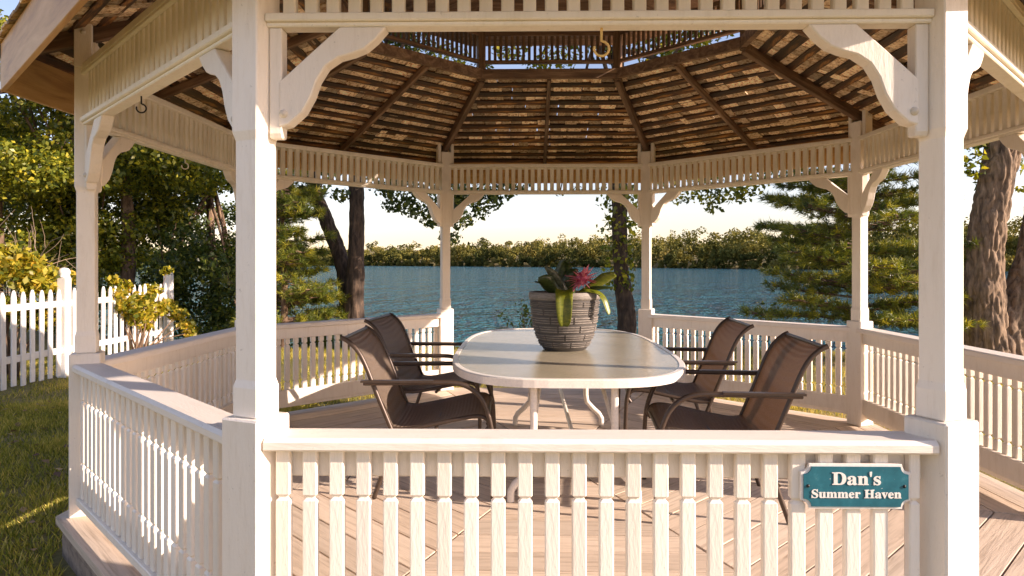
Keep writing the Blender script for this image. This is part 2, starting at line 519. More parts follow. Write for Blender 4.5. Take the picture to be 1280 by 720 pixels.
for k in range(8):
    rz = rad(45 * k)
    fo = inst('frieze', fz_me, gaz, (AP * math.sin(rz), -AP * math.cos(rz), 0), (0, 0, rz))
    inst('top_rail', ft_me, fo)
    for i in range(29):
        inst('slat', fz_slat, fo, ((i - 14) * 0.0705, 0, 0), (0, 0, random.gauss(0, 0.01)))
    for s in (-1, 1):
        inst('bracket', bk_me, fo, (s * (W / 2 - 0.085), 0, 0), (0, 0, 0 if s < 0 else PI))
        inst('bolt', bolt_me, fo, (s * (W / 2 - 0.10), -0.030, 1.862), (PI / 2, 0, 0))

# roof ---------------------------------------------------------------
A_RING, Z_RING = 1.504, 3.055
Z_POST = 2.60
SLOPE = (Z_RING - Z_POST) / (AP - A_RING)
A_EAVE = AP + 0.36
def roof_z(a): return Z_POST + (AP - a) * SLOPE       # underside of the rafters
RD = 0.078                                              # rafter depth (vertical)
th = math.atan(SLOPE)
roof_mb = MB()
# ring beam pieces carry the roof
for k in range(8):
    rz = rad(45 * k)
    M = Matrix.Rotation(rz, 4, 'Z')
    roof_mb.box((0, -A_RING, 3.138), (2 * A_RING * t8 + 0.02, 0.045, 0.088), M)
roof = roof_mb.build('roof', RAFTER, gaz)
tag(roof, 'weathered brown underside of shingles, battens and rafters')
def beam(p0, p1, wdt, hgt):
    """beam whose lower edge runs p0-p1, upright cross-section; local x along the beam"""
    p0, p1 = Vector(p0), Vector(p1)
    d = p1 - p0; ln = d.length
    x = d.normalized(); y = Vector((0, 0, 1)).cross(x).normalized(); z = x.cross(y)
    M = Matrix((x, y, z)).transposed().to_4x4()
    M.translation = p0
    mb = MB(); mb.box((ln / 2, 0, hgt / 2), (ln, wdt, hgt))
    return mb, M
hip_k = RV / AP
mbh, _ = beam((A_EAVE * hip_k, 0, roof_z(A_EAVE)), (A_RING * hip_k, 0, roof_z(A_RING)), 0.05, 0.085)
hip_me = mbh.mesh('rafter', RAFTER, 0.004)
mbr, _ = beam((A_EAVE, 0, roof_z(A_EAVE)), (A_RING, 0, roof_z(A_RING)), 0.036, 0.060)
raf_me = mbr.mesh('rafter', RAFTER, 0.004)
def place_beam(name, me, p0, p1, parent):
    p0, p1 = Vector(p0), Vector(p1)
    x = (p1 - p0).normalized(); y = Vector((0, 0, 1)).cross(x).normalized(); z = x.cross(y)
    M = Matrix((x, y, z)).transposed().to_4x4(); M.translation = p0
    o = bpy.data.objects.new(name, me); link(o, parent); o.matrix_local = M
    return o
for k in range(8):
    va = rad(-67.5 + 45 * k); sa = rad(-90 + 45 * k)
    c, s = math.cos(va), math.sin(va)
    place_beam('rafter', hip_me, (A_EAVE * hip_k * c, A_EAVE * hip_k * s, roof_z(A_EAVE)), (A_RING * hip_k * c, A_RING * hip_k * s, roof_z(A_RING)), roof)
    c, s = math.cos(sa), math.sin(sa)
    place_beam('rafter', raf_me, (A_EAVE * c, A_EAVE * s, roof_z(A_EAVE) + 0.02), (A_RING * c, A_RING * s, roof_z(A_RING) + 0.02), roof)
# battens and shingles
BP = 0.132
rows = []
a = A_EAVE - 0.03
while a > A_RING + 0.05:
    rows.append(a); a -= BP
SH = MB()
for k in range(8):
    rz = rad(45 * k)
    M = Matrix.Rotation(rz, 4, 'Z')
    for a in rows:
        L2 = a * t8
        for sgn in (-1, 1):
            # one batten each side of the middle rafter
            Lb = L2 - 0.03
            mb = MB()
            wv_ = random.uniform(0.060, 0.078)
            mb.box((0, 0, 0), (Lb, wv_, 0.022))
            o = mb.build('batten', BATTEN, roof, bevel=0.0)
            zc = roof_z(a) + RD + 0.012 + random.uniform(-0.003, 0.003)
            Mo = Matrix.Rotation(rz, 4, 'Z') @ Matrix.Translation((sgn * (L2 / 2 + 0.002), -a, zc)) @ Matrix.Rotation(th, 4, 'X') @ Matrix.Rotation(random.gauss(0, 0.006), 4, 'Z')
            o.matrix_local = Mo
        # shingle course: butts hang just past this batten
        x = -L2 - 0.02
        while x < L2 + 0.02:
            w = random.uniform(0.055, 0.15)
            x1 = min(x + w, L2 + 0.03)
            tn = random.random()
            ln = min(0.34 + random.uniform(-0.02, 0.02), (a + 0.065 - A_RING - 0.015) / math.cos(th))
            tilt = th - 0.055 + random.gauss(0, 0.012)
            off = random.uniform(-0.016, 0.012)
            Ms = M @ Matrix.Translation(((x + x1) / 2, -a - 0.065 + off, roof_z(a) + RD + 0.026 - 0.065 * SLOPE + random.uniform(0, 0.004))) @ Matrix.Rotation(tilt, 4, 'X') @ Matrix.Rotation(random.gauss(0, 0.015), 4, 'Z')
            SH.box((0, ln / 2, 0.006), (x1 - x - 0.002, ln, 0.011), Ms, tn)
            x = x1 + random.choice((0.001, 0.003, 0.006, 0.010))
for k in range(8):      # starter course under the eave row
    M = Matrix.Rotation(rad(45 * k), 4, 'Z'); a = rows[0]; x = -a * t8
    while x < a * t8:
        w = random.uniform(0.08, 0.15); x1 = min(x + w, a * t8 + 0.02)
        Ms = M @ Matrix.Translation(((x + x1) / 2, -a - 0.05, roof_z(a) + RD + 0.040 - 0.05 * SLOPE)) @ Matrix.Rotation(th - 0.04, 4, 'X')
        SH.box((0, 0.15, 0.006), (x1 - x - 0.001, 0.30, 0.010), Ms, random.random()); x = x1
sh_o = SH.build('shingles', SHING, roof, tones=True)
tag(sh_o, kind='stuff')
# fascia boards round the eaves
fas = MB()
A_F = A_EAVE + 0.012
fas.prism([(-A_F * t8 + 0.002, -A_F), (A_F * t8 - 0.002, -A_F), ((A_F - .025) * t8 - 0.002, -A_F + .025), (-(A_F - .025) * t8 + 0.002, -A_F + .025)], 2, roof_z(A_EAVE) - 0.155, roof_z(A_EAVE) + RD + 0.02)
fas_me = fas.mesh('fascia', FASCIA, 0.003)
for k in range(8):
    inst('fascia', fas_me, roof, (0, 0, 0), (0, 0, rad(45 * k)))

# cupola
CR = MB()
cr_base = A_RING + 0.32
for k in range(8):
    M = Matrix.Rotation(rad(45 * k), 4, 'Z')
    z0, zt = 3.50, 4.45
    def P(a, u, z): return M @ Vector((u, -a, z))
    lo = [P(cr_base, -cr_base * t8, z0), P(cr_base, cr_base * t8, z0), Vector((0, 0, zt))]
    up = [p + Vector((0, 0, 0.05)) for p in lo]
    CR.add(lo + up, [(2, 1, 0), (3, 4, 5), (0, 1, 4, 3), (1, 2, 5, 4), (2, 0, 3, 5)], 0.5)
cupola = CR.build('cupola', RAFTER, gaz)
cpm = MB(); cpm.box((0, 0, 3.36), (0.07, 0.07, 0.56)); cp_me = cpm.mesh('cupola_post', LATT, 0.003)
for k in range(8):
    va = rad(-67.5 + 45 * k); rr = (A_RING + 0.03) * hip_k
    inst('cupola_post', cp_me, cupola, (rr * math.cos(va), rr * math.sin(va), 0), (0, 0, va))
lat_slat = slat_mesh(0.027, 0.020, 3.27, 3.50, (), LATT, 'slat')
lr = MB()
lr.box((0, -A_RING - 0.03, 3.258), (2 * A_RING * t8 - 0.05, 0.045, 0.030))
lr.box((0, -A_RING - 0.03, 3.515), (2 * A_RING * t8 - 0.05, 0.045, 0.036))
lr_me = lr.mesh('lattice_rail', RAFTER, 0.003)
for k in range(8):
    rz = rad(45 * k)
    inst('lattice_rail', lr_me, cupola, (0, 0, 0), (0, 0, rz))
    for i in range(22):
        u = (i - 10.5) * 0.053
        M = Matrix.Rotation(rz, 4, 'Z') @ Vector((u, -A_RING - 0.03, 0))
        inst('slat', lat_slat, cupola, M, (0, 0, rz))
fin = MB(); fin.lathe([(0.0, 4.98), (0.03, 4.9), (0.06, 4.82), (0.03, 4.72), (0.05, 4.6), (0.09, 4.52), (0.10, 4.40)], seg=16)
fin.build('finial', WHITE, cupola)

# ------------------------------------------------------------------ hooks, sign
def hook(pos, mat, label, rz=0.0, s=1.0):
    mb = MB()
    pts = [(0, 0, 0.02), (0, 0, -0.035)]
    for i in range(0, 13):
        a = rad(90 - i * 24)
        pts.append((0.020 * math.cos(a), 0, -0.055 + 0.020 * math.sin(a)) if i else (0.004, 0, -0.036))
    mb.tube([tuple(c * s for c in p) for p in pts], 0.0035 * s, 8)
    o = mb.build('hook', mat, None, pos, (0, 0, rz))
    tag(o, label, 'hook')
def side_pt(k, u, z, off=0.0):
    rz = rad(45 * k)
    p = Matrix.Rotation(rz, 4, 'Z') @ Vector((u, -AP + off, 0))
    return (p.x, p.y, z)
hook(side_pt(7, -0.12, 2.140), IRON, 'black iron hook screwed under the side beam', rad(20), 1.0)
hook(side_pt(0, 0.02, 2.140), BRASS, 'large yellow hook hanging under the beam over the plain railing with the sign', 0.0, 1.2)
hook(side_pt(6, 0.0, 2.140), HOOKW, 'pale painted hook under the beam on the picket fence side', 0.3, 1.1)

SIGNB = None
m, N, L, b = new_mat('sign_teal')
n1 = tex_noise(N, L, 22, 5, 0.7); r1 = ramp(N, [(0.3, (0.012, 0.10, 0.135)), (0.6, (0.02, 0.145, 0.19)), (0.78, (0.06, 0.22, 0.26))]); L.new(n1.outputs[0], r1.inputs[0])
n2 = tex_noise(N, L, 70, 3, 0.6); r2 = ramp(N, [(0.70, (0, 0, 0)), (0.73, (1, 1, 1))]); L.new(n2.outputs[0], r2.inputs[0])
L.new(mixc(N, L, r2.outputs[0], r1.outputs[0], (0.6, 0.6, 0.55)), b.inputs['Base Color'])
b.inputs['Roughness'].default_value = 0.35
TEAL = m
SIGNW = plain('sign_white', (0.85, 0.80, 0.74), 0.45)
sx, sz = side_pt(0, 0.800, 0)[0], 0.690
sign = empty('name_sign', (0, 0, 0))
tag(sign, "teal name sign with white lettering Dan's Summer Haven screwed to the railing slats", 'sign')
def notch(w, h, r, n=6):
    pts = []
    for (sx_, sy_, a0) in ((1, -1, 90), (1, 1, 180), (-1, 1, 270), (-1, -1, 0)):
        cx_, cy_ = sx_ * w / 2, sy_ * h / 2
        arc = [(cx_ + r * math.cos(rad(a0 + t * 90 / n)), cy_ + r * math.sin(rad(a0 + t * 90 / n))) for t in range(n + 1)]
        if (sx_, sy_) == (1, -1): arc = arc[::-1]; 
        pts.append(arc)
    # order: start bottom-right going counter-clockwise
    br = [(w / 2 + r * math.cos(rad(t)), -h / 2 + r * math.sin(rad(t))) for t in np.linspace(180, 90, n + 1)]
    tr = [(w / 2 + r * math.cos(rad(t)), h / 2 + r * math.sin(rad(t))) for t in np.linspace(270, 180, n + 1)]
    tl = [(-w / 2 + r * math.cos(rad(t)), h / 2 + r * math.sin(rad(t))) for t in np.linspace(360, 270, n + 1)]
    bl = [(-w / 2 + r * math.cos(rad(t)), -h / 2 + r * math.sin(rad(t))) for t in np.linspace(90, 0, n + 1)]
    return br + tr + tl + bl
SW, SHh = 0.338, 0.140
YS = -AP - 0.052
mb = MB(); mb.prism([(x, z) for x, z in notch(SW, SHh, 0.026)], 1, 0.0, 0.012)
mb.build('border', SIGNW, sign, (sx, YS - 0.012, sz), bevel=0.001)
mb = MB(); mb.prism([(x, z) for x, z in notch(SW - 0.016, SHh - 0.016, 0.024)], 1, 0.0, 0.004)
mb.build('face', TEAL, sign, (sx, YS - 0.016, sz))
for s in (-1, 1):
    mb = MB(); mb.lathe([(0.0, 0.004), (0.004, 0.003), (0.0055, 0.0)], seg=12)
    mb.build('screw', IRON, sign, (sx + s * 0.148, YS - 0.016, sz + 0.002), (PI / 2, 0, 0))
BOLD = {}
def bold(s):
    out = ''
    for ch in s:
        if 'A' <= ch <= 'Z': out += chr(0x1D400 + ord(ch) - 65)
        elif 'a' <= ch <= 'z': out += chr(0x1D41A + ord(ch) - 97)
        else: out += ch
    return out
def lettering(txt, width, zc_, parent):
    cu = bpy.data.curves.new('lettering', 'FONT')
    cu.body = bold(txt); cu.extrude = 0.02; cu.align_x = 'CENTER'; cu.offset = 0.012
    ob = bpy.data.objects.new('lettering', cu)
    scene.collection.objects.link(ob)
    bpy.context.view_layer.update()
    me = bpy.data.meshes.new_from_object(ob.evaluated_get(bpy.context.evaluated_depsgraph_get()))
    bpy.data.objects.remove(ob)
    co = np.zeros(len(me.vertices) * 3, dtype=np.float32); me.vertices.foreach_get('co', co); co = co.reshape(-1, 3)
    lo, hi = co.min(0), co.max(0)
    s = width / (hi[0] - lo[0])
    co[:, 0] = (co[:, 0] - (lo[0] + hi[0]) / 2) * s
    co[:, 1] = co[:, 1] * s * 0.88
    co[:, 2] = np.where(co[:, 2] > 0, 0.0015, -0.0005)
    me.vertices.foreach_set('co', co.ravel())
    me.materials.clear(); me.materials.append(SIGNW)
    return inst('lettering', me, parent, (sx, YS - 0.0165, zc_), (PI / 2, 0, 0))
lettering("Dan's", 0.150, sz + 0.007, sign)
lettering("Summer Haven", 0.276, sz - 0.034, sign)

# ------------------------------------------------------------------ table
TZ = 0.733
TX, TY, TL, TW = 0.06, 5.40 + CY, 1.54, 0.80
def superel(a, b_, n=3.3, seg=96):
    pts = []
    for i in range(seg):
        t = 2 * PI * i / seg
        c, s = math.cos(t), math.sin(t)
        pts.append((a * math.copysign(abs(c) ** (2 / n), c), b_ * math.copysign(abs(s) ** (2 / n), s)))
    return pts
m, N, L, b = new_mat('pebbled_glass')
n1 = tex_noise(N, L, 55, 3, 0.5); n2 = tex_noise(N, L, 2.2, 4, 0.5)
r2 = ramp(N, [(0.3, (0.50, 0.45, 0.32)), (0.7, (0.62, 0.56, 0.42))]); L.new(n2.outputs[0], r2.inputs[0])
L.new(r2.outputs[0], b.inputs['Base Color'])
b.inputs['Roughness'].default_value = 0.22
b.inputs['IOR'].default_value = 1.5
b.inputs['Transmission Weight'].default_value = 0.35
add_bump(N, L, b, n1.outputs[0], 0.5, 0.004)
GLASS = m
table = empty('patio_table', (TX, TY, 0))
tag(table, 'long white metal patio table with rounded ends and pebbled glass top', 'table')
mb = MB(); mb.prism(superel(TW - 0.028, TL - 0.028), 2, TZ - 0.012, TZ - 0.004); mb.build('glass_top', GLASS, table)
mb = MB()
o_, i_ = superel(TW, TL), superel(TW - 0.036, TL - 0.036)
o2 = superel(TW - 0.006, TL - 0.006)
n = len(o_)
vs_ = [(*p, TZ - 0.006) for p in o_] + [(*p, TZ - 0.050) for p in o_] + [(*p, TZ - 0.054) for p in i_] + [(*p, TZ) for p in i_] + [(*p, TZ) for p in o2]
fs_ = []
for i in range(n):
    j = (i + 1) % n
    fs_ += [(i, n + i, n + j, j), (n + i, 2 * n + i, 2 * n + j, n + j), (2 * n + i, 3 * n + i, 3 * n + j, 2 * n + j), (3 * n + i, 4 * n + i, 4 * n + j, 3 * n + j), (4 * n + i, i, j, 4 * n + j)]
mb.add(vs_, fs_, smooth=False); mb.build('rim', TABLEW, table)
for yy in (-1.40, 0.50):
    for s in (-1, 1):
        mb = MB()
        mb.tube([(s * .235, yy, TZ - 0.03), (s * .235, yy, .26), (s * .245, yy, .20), (s * .300, yy, .14), (s * .345, yy, .10), (s * .368, yy, .06), (s * .370, yy, 0.0)], 0.022, 10)
        mb.build('leg', TABLEW, table)
        mb = MB(); y2 = yy + (0.55 if yy < -0.5 else -0.55)
        mb.tube([(s * .235, yy, .42), (s * .20, (yy + y2) / 2, .60), (s * .12, y2, TZ - 0.03)], 0.013, 8)
        mb.build('brace', TABLEW, table)
    mb = MB()
    pts = [(-.235 + .47 * i / 10, yy, .37 + .035 * math.sin(PI * i / 10) * -1) for i in range(11)]
    mb.tube(pts, 0.020, 8); mb.build('crossbar', TABLEW, table)
mb = MB()
mb.tube([(0.0, -1.40 + 0.02, .36), (0.0, .48, .36)], 0.014, 8)
mb.build('stretcher', TABLEW, table)
for yy in (-1.40, 0.50):
    mb = MB(); mb.box((0, yy, TZ - 0.035), (0.9, 0.04, 0.03)); mb.build('crossbar', TABLEW, table)

# ------------------------------------------------------------------ chairs
def sling_mat(name, stripes):
    m, N, L, b = new_mat(name)
    tc = N.new('ShaderNodeTexCoord')
    w = N.new('ShaderNodeTexNoise'); w.inputs['Scale'].default_value = 160; w.inputs['Detail'].default_value = 2
    L.new(tc.outputs['Object'], w.inputs['Vector'])
    r = ramp(N, [(0.35, (0.13, 0.098, 0.074)), (0.65, (0.28, 0.22, 0.17))]); L.new(w.outputs[0], r.inputs[0])
    L.new(r.outputs[0], b.inputs['Base Color'])
    b.inputs['Roughness'].default_value = 0.55
    wv = N.new('ShaderNodeTexWave'); wv.inputs['Scale'].default_value = 14; wv.bands_direction = 'X'
    L.new(tc.outputs['Object'], wv.inputs['Vector'])
    add_bump(N, L, b, wv.outputs['Fac'], 0.35, 0.01)
    t = N.new('ShaderNodeBsdfTranslucent'); t.inputs[0].default_value = (0.42, 0.29, 0.19, 1)
    ms = N.new('ShaderNodeMixShader'); ms.inputs[0].default_value = 0.38
    L.new(b.outputs[0], ms.inputs[1]); L.new(t.outputs[0], ms.inputs[2])
    L.new(ms.outputs[0], N['Material Output'].inputs[0])
    return m
SLING = sling_mat('sling_fabric', 1)

def smooth_path(pts, n=4):
    """Catmull-Rom through the points"""
    P = [Vector(p) for p in pts]; out = []
    for i in range(len(P) - 1):
        p0, p1, p2, p3 = P[max(i - 1, 0)], P[i], P[i + 1], P[min(i + 2, len(P) - 1)]
        for j in range(n):
            t = j / n
            out.append(0.5 * ((2 * p1) + (-p0 + p2) * t + (2 * p0 - 5 * p1 + 4 * p2 - p3) * t * t + (-p0 + 3 * p1 - 3 * p2 + p3) * t ** 3))
    out.append(P[-1]); return out

CW = 0.35
back_path = [(-0.490, 0.950), (-0.455, 0.932), (-0.400, 0.88), (-0.350, 0.79), (-0.275, 0.60), (-0.205, 0.43)]
seat_path = [(-0.215, 0.435), (-0.12, 0.425), (0.05, 0.455), (0.22, 0.49), (0.31, 0.50), (0.355, 0.485), (0.375, 0.45)]
def make_chair_parts():
    P = []
    for s in (-1, 1):
        y = s * CW
        mb = MB(); mb.tube(smooth_path([(x, y, z) for x, z in back_path + [(-0.165, 0.33)]]), 0.014, 8); P.append(('back_tube', mb.mesh('back_tube', METAL_BR)))
        mb = MB(); mb.tube(smooth_path([(x, y * 0.99, z - 0.012) for x, z in seat_path + [(0.355, 0.415)]]), 0.013, 8); P.append(('seat_rail', mb.mesh('seat_rail', METAL_BR)))
        ya = s * (CW + 0.028)
        mb = MB(); mb.tube(smooth_path([(-0.355, ya, 0.690), (-0.25, ya, 0.690), (0.05, ya, 0.692), (0.18, ya, 0.688), (0.27, ya, 0.655), (0.335, ya, 0.585), (0.372, ya, 0.49)]), 0.015, 8)
        mb.box((-0.16, ya, 0.700), (0.42, 0.040, 0.012)); P.append(('armrest', mb.mesh('armrest', METAL_BR)))
        mb = MB(); mb.tube(smooth_path([(0.372, ya, 0.49), (0.388, ya, 0.40), (0.395, ya, 0.2), (0.395, ya, 0.0)]), 0.014, 8); P.append(('leg', mb.mesh('leg', METAL_BR)))
        yl = s * (CW - 0.03)
        mb = MB(); mb.tube(smooth_path([(-0.185, y, 0.385), (-0.22, yl, 0.25), (-0.30, yl, 0.02), (-0.305, yl, 0.0)]), 0.014, 8); P.append(('leg', mb.mesh('leg', METAL_BR)))
    for (x, z, r) in ((-0.480, 0.942, 0.012), (0.365, 0.445, 0.012), (-0.19, 0.395, 0.012), (0.06, 0.415, 0.011)):
        mb = MB(); mb.tube([(x, -CW, z), (x, CW, z)], r, 8); P.append(('crossbar', mb.mesh('crossbar', METAL_BR)))
    def sling(path, sag, nm):
        pth = smooth_path([(x, 0, z) for x, z in path], 5)
        n = len(pth); ny_ = 11
        vs_, fs_ = [], []
        for layer in (0, 1):
            for i, p in enumerate(pth):
                t = (pth[min(i + 1, n - 1)] - pth[max(i - 1, 0)]).normalized()
                nr = Vector((-t.z, 0, t.x))
                if nr.z < 0: nr = -nr
                for j in range(ny_):
                    v = j / (ny_ - 1) * 2 - 1
                    sg = sag * (1 - v * v) * math.sin(PI * min(1, max(0, i / (n - 1)))) ** 0.6
                    vs_.append((p.x - nr.x * (sg + layer * 0.004), v * (CW - 0.004), p.z - nr.z * (sg + layer * 0.004)))
        o = n * ny_
        for i in range(n - 1):
            for j in range(ny_ - 1):
                q = (i * ny_ + j, i * ny_ + j + 1, (i + 1) * ny_ + j + 1, (i + 1) * ny_ + j)
                fs_.append(q); fs_.append(tuple(o + k for k in q[::-1]))
        for i in range(n - 1):
            for j in (0, ny_ - 1):
                fs_.append((i * ny_ + j, (i + 1) * ny_ + j, o + (i + 1) * ny_ + j, o + i * ny_ + j))
        mb = MB(); mb.add(vs_, fs_, smooth=True)
        return mb.mesh(nm, SLING)
    P.append(('back_sling', sling(back_path, 0.03, 'back_sling')))
    P.append(('seat_sling', sling(seat_path, 0.035, 'seat_sling')))
    return P
CP = make_chair_parts()
def chair(x, D, rz, label):
    r = empty('patio_chair', (x, D + CY, 0), rz)
    tag(r, label, 'chair', 'brown sling chairs round the patio table')
    for nm, me in CP: inst(nm, me, r)
    return r
chair(-0.82, 4.36, rad(2), 'brown sling chair on the fence side of the table, nearer the signed railing')
chair(-0.93, 5.52, rad(-4), 'brown sling chair on the fence side of the table, nearer the lake')
chair(0.90, 4.02, rad(180 - 5), 'sunlit brown sling chair facing the fence, nearer the signed railing')
chair(0.90, 5.20, rad(180 - 4), 'sunlit brown sling chair facing the fence, nearer the lake')

# ------------------------------------------------------------------ potted plant
m, N, L, b = new_mat('pot_stone')
n1 = tex_noise(N, L, 14, 6, 0.7, stretch=(1, 1, 4)); r1 = ramp(N, [(0.3, (0.11, 0.097, 0.085)), (0.55, (0.22, 0.195, 0.17)), (0.78, (0.42, 0.38, 0.34))]); L.new(n1.outputs[0], r1.inputs[0])
L.new(r1.outputs[0], b.inputs['Base Color']); b.inputs['Roughness'].default_value = 0.6
add_bump(N, L, b, n1.outputs[0], 0.5, 0.006)
POT = m
POTC = plain('pot_groove', (0.075, 0.067, 0.06), 0.7)
SOIL = plain('potting_soil', (0.03, 0.022, 0.016), 0.95, bump=0.8, bscale=60)
pp = empty('potted_plant', (0.077, 5.26 + CY, TZ - 0.004))
tag(pp, 'dark grey woven-pattern planter with pink-flowered bromeliad standing on the glass table', 'plant')
prof = [(0.0, 0.0), (0.150, 0.0), (0.165, 0.008), (0.192, 0.05), (0.222, 0.12), (0.243, 0.21), (0.255, 0.31), (0.262, 0.37), (0.266, 0.43), (0.262, 0.438), (0.245, 0.438), (0.238, 0.42), (0.232, 0.36), (0.0, 0.36)]
def pot_r(z): return float(np.interp(z, [p[1] for p in prof[1:9]], [p[0] for p in prof[1:9]]))
mb = MB(); mb.lathe(prof[:12] + [(0.232, 0.36)], seg=48); mb.build('planter', POTC, pp)
mb = MB(); mb.lathe([(0.0, 0.405), (0.12, 0.40), (0.239, 0.395)], seg=32); mb.build('soil', SOIL, pp)
# raised blocks with fine horizontal ribs
zr = [0.02, 0.075, 0.135, 0.20, 0.265, 0.325, 0.375]
blk = MB()
for i in range(len(zr) - 1):
    nb = 9; offa = (i % 2) * PI / nb + i * 0.13
    for j in range(nb):
        a0, a1_ = offa + 2 * PI * j / nb + 0.026, offa + 2 * PI * (j + 1) / nb - 0.026
        nrib = 3
        for q in range(nrib):
            hz = (zr[i + 1] - zr[i] - 0.012) / nrib
            zlo = zr[i] + 0.006 + q * hz + 0.002; zhi = zlo + hz - 0.004
            seg = 5; vs_ = []; fs_ = []
            for t in range(seg + 1):
                a_ = a0 + (a1_ - a0) * t / seg
                for z, e in ((zlo, -0.002), (zlo + 0.003, 0.008), (zhi - 0.003, 0.008), (zhi, -0.002)):
                    r_ = pot_r(z) + e
                    vs_.append((r_ * math.cos(a_), r_ * math.sin(a_), z))
            for t in range(seg):
                for c in range(3):
                    fs_.append((t * 4 + c, t * 4 + 4 + c, t * 4 + 5 + c, t * 4 + 1 + c))
            fs_ += [(0, 1, 2, 3), (seg * 4 + 3, seg * 4 + 2, seg * 4 + 1, seg * 4)]
            blk.add(vs_, fs_, random.random())
bo = blk.build('woven_relief', POT, pp)
mb = MB(); mb.lathe([(0.264, 0.382), (0.271, 0.386), (0.274, 0.40), (0.274, 0.43), (0.268, 0.439)], seg=48); mb.build('rim', POT, pp)

def leafy(name, dark, light):
    m, N, L, b = new_mat(name)
    n = tex_noise(N, L, 30, 4, 0.6, stretch=(1, 1, 2)); r = ramp(N, [(0.35, dark), (0.7, light)]); L.new(n.outputs[0], r.inputs[0])
    L.new(r.outputs[0], b.inputs['Base Color']); b.inputs['Roughness'].default_value = 0.35
    t = N.new('ShaderNodeBsdfTranslucent'); L.new(r.outputs[0], t.inputs[0])
    ms = N.new('ShaderNodeMixShader'); ms.inputs[0].default_value = 0.25
    L.new(b.outputs[0], ms.inputs[1]); L.new(t.outputs[0], ms.inputs[2]); L.new(ms.outputs[0], N['Material Output'].inputs[0])
    return m
BROM = leafy('bromeliad_leaf', (0.022, 0.04, 0.012), (0.085, 0.12, 0.03))
BROMY = leafy('bromeliad_yellow_leaf', (0.10, 0.13, 0.01), (0.24, 0.25, 0.02))
BROMG = leafy('bromeliad_striped_leaf', (0.035, 0.05, 0.03), (0.20, 0.21, 0.13))
def strap(pts, widths, mat, fold=0.25, side=(1, 0, 0), name='leaf'):
    path = smooth_path(pts, 5); n = len(path)
    ws = np.interp(np.linspace(0, 1, n), np.linspace(0, 1, len(widths)), widths)
    vs_, fs_ = [], []
    sd = Vector(side)
    for i, p in enumerate(path):
        t = (path[min(i + 1, n - 1)] - path[max(i - 1, 0)]).normalized()
        s_ = (sd - t * sd.dot(t)).normalized(); u = t.cross(s_)
        for j in range(5):
            v = j / 2 - 1
            vs_.append(p + s_ * v * ws[i] / 2 + u * (fold * ws[i] * (v * v - 0.5)))
    for i in range(n - 1):
        for j in range(4): fs_.append((i * 5 + j, i * 5 + j + 1, i * 5 + 6 + j, i * 5 + 5 + j))
    mb = MB(); mb.add(vs_, fs_, smooth=True)
    o = mb.build(name, mat, pp)
    md = o.modifiers.new('thick', 'SOLIDIFY'); md.thickness = 0.004
    return o
Z0 = 0.40
strap([(0.0, -0.02, Z0), (-0.05, -0.06, Z0 + 0.11), (-0.11, -0.09, Z0 + 0.19), (-0.155, -0.10, Z0 + 0.235)], [0.085, 0.08, 0.06, 0.012], BROMG)
strap([(0.0, 0.04, Z0), (-0.02, 0.05, Z0 + 0.14), (0.01, 0.04, Z0 + 0.24), (0.045, 0.0, Z0 + 0.27), (0.06, -0.03, Z0 + 0.235)], [0.11, 0.12, 0.11, 0.08, 0.03], BROM)
strap([(0.02, 0.0, Z0), (0.03, -0.01, Z0 + 0.09), (0.06, -0.02, Z0 + 0.17), (0.10, -0.02, Z0 + 0.21)], [0.11, 0.12, 0.10, 0.02], BROM)
strap([(-0.04, -0.03, Z0), (-0.12, -0.09, Z0 + 0.07), (-0.16, -0.14, Z0 + 0.125), (-0.215, -0.17, Z0 + 0.125)], [0.10, 0.12, 0.13, 0.07], BROM, 0.35, (0.6, -0.6, 0.4))
strap([(-0.01, -0.10, Z0), (-0.015, -0.20, Z0 + 0.065), (-0.02, -0.285, Z0 + 0.045), (-0.022, -0.315, Z0 - 0.06), (-0.02, -0.318, Z0 - 0.16), (-0.02, -0.310, Z0 - 0.20)], [0.09, 0.11, 0.125, 0.115, 0.09, 0.045], BROMY, 0.18)
strap([(0.08, -0.02, Z0), (0.18, -0.06, Z0 + 0.055), (0.27, -0.10, Z0 + 0.07), (0.36, -0.12, Z0 + 0.075)], [0.06, 0.065, 0.055, 0.015], BROM, 0.2, (0, 0.9, 0.4))
strap([(0.10, 0.02, Z0), (0.22, 0.02, Z0 + 0.07), (0.31, 0.0, Z0 + 0.135), (0.385, -0.02, Z0 + 0.17)], [0.06, 0.10, 0.11, 0.05], BROMY, 0.25, (0.3, 0.5, -0.6))
strap([(0.10, -0.08, Z0), (0.20, -0.16, Z0 + 0.05), (0.27, -0.19, Z0 + 0.0), (0.305, -0.2, Z0 - 0.09), (0.315, -0.2, Z0 - 0.12)], [0.05, 0.06, 0.06, 0.05, 0.015], BROMY, 0.2, (0.6, 0.6, 0))
strap([(0.05, -0.10, Z0), (0.12, -0.18, Z0 + 0.05), (0.21, -0.20, Z0 + 0.045), (0.26, -0.20, Z0 + 0.02)], [0.07, 0.07, 0.055, 0.02], BROMY, 0.2, (0.3, 0.8, 0.2))
strap([(-0.05, 0.06, Z0), (-0.12, 0.12, Z0 + 0.10), (-0.16, 0.2, Z0 + 0.10)], [0.09, 0.10, 0.03], BROM)
PINK = leafy('pink_bract', (0.62, 0.13, 0.20), (0.82, 0.33, 0.38))
PINKD = leafy('dark_pink_core', (0.36, 0.03, 0.09), (0.55, 0.09, 0.17))
mb = MB(); mb.tube([(0.02, -0.04, Z0), (0.06, -0.08, Z0 + 0.06), (0.10, -0.10, Z0 + 0.11)], 0.012, 8); stem = mb.build('flower_stem', PINK, pp)
FCn = Vector((0.125, -0.11, Z0 + 0.145))
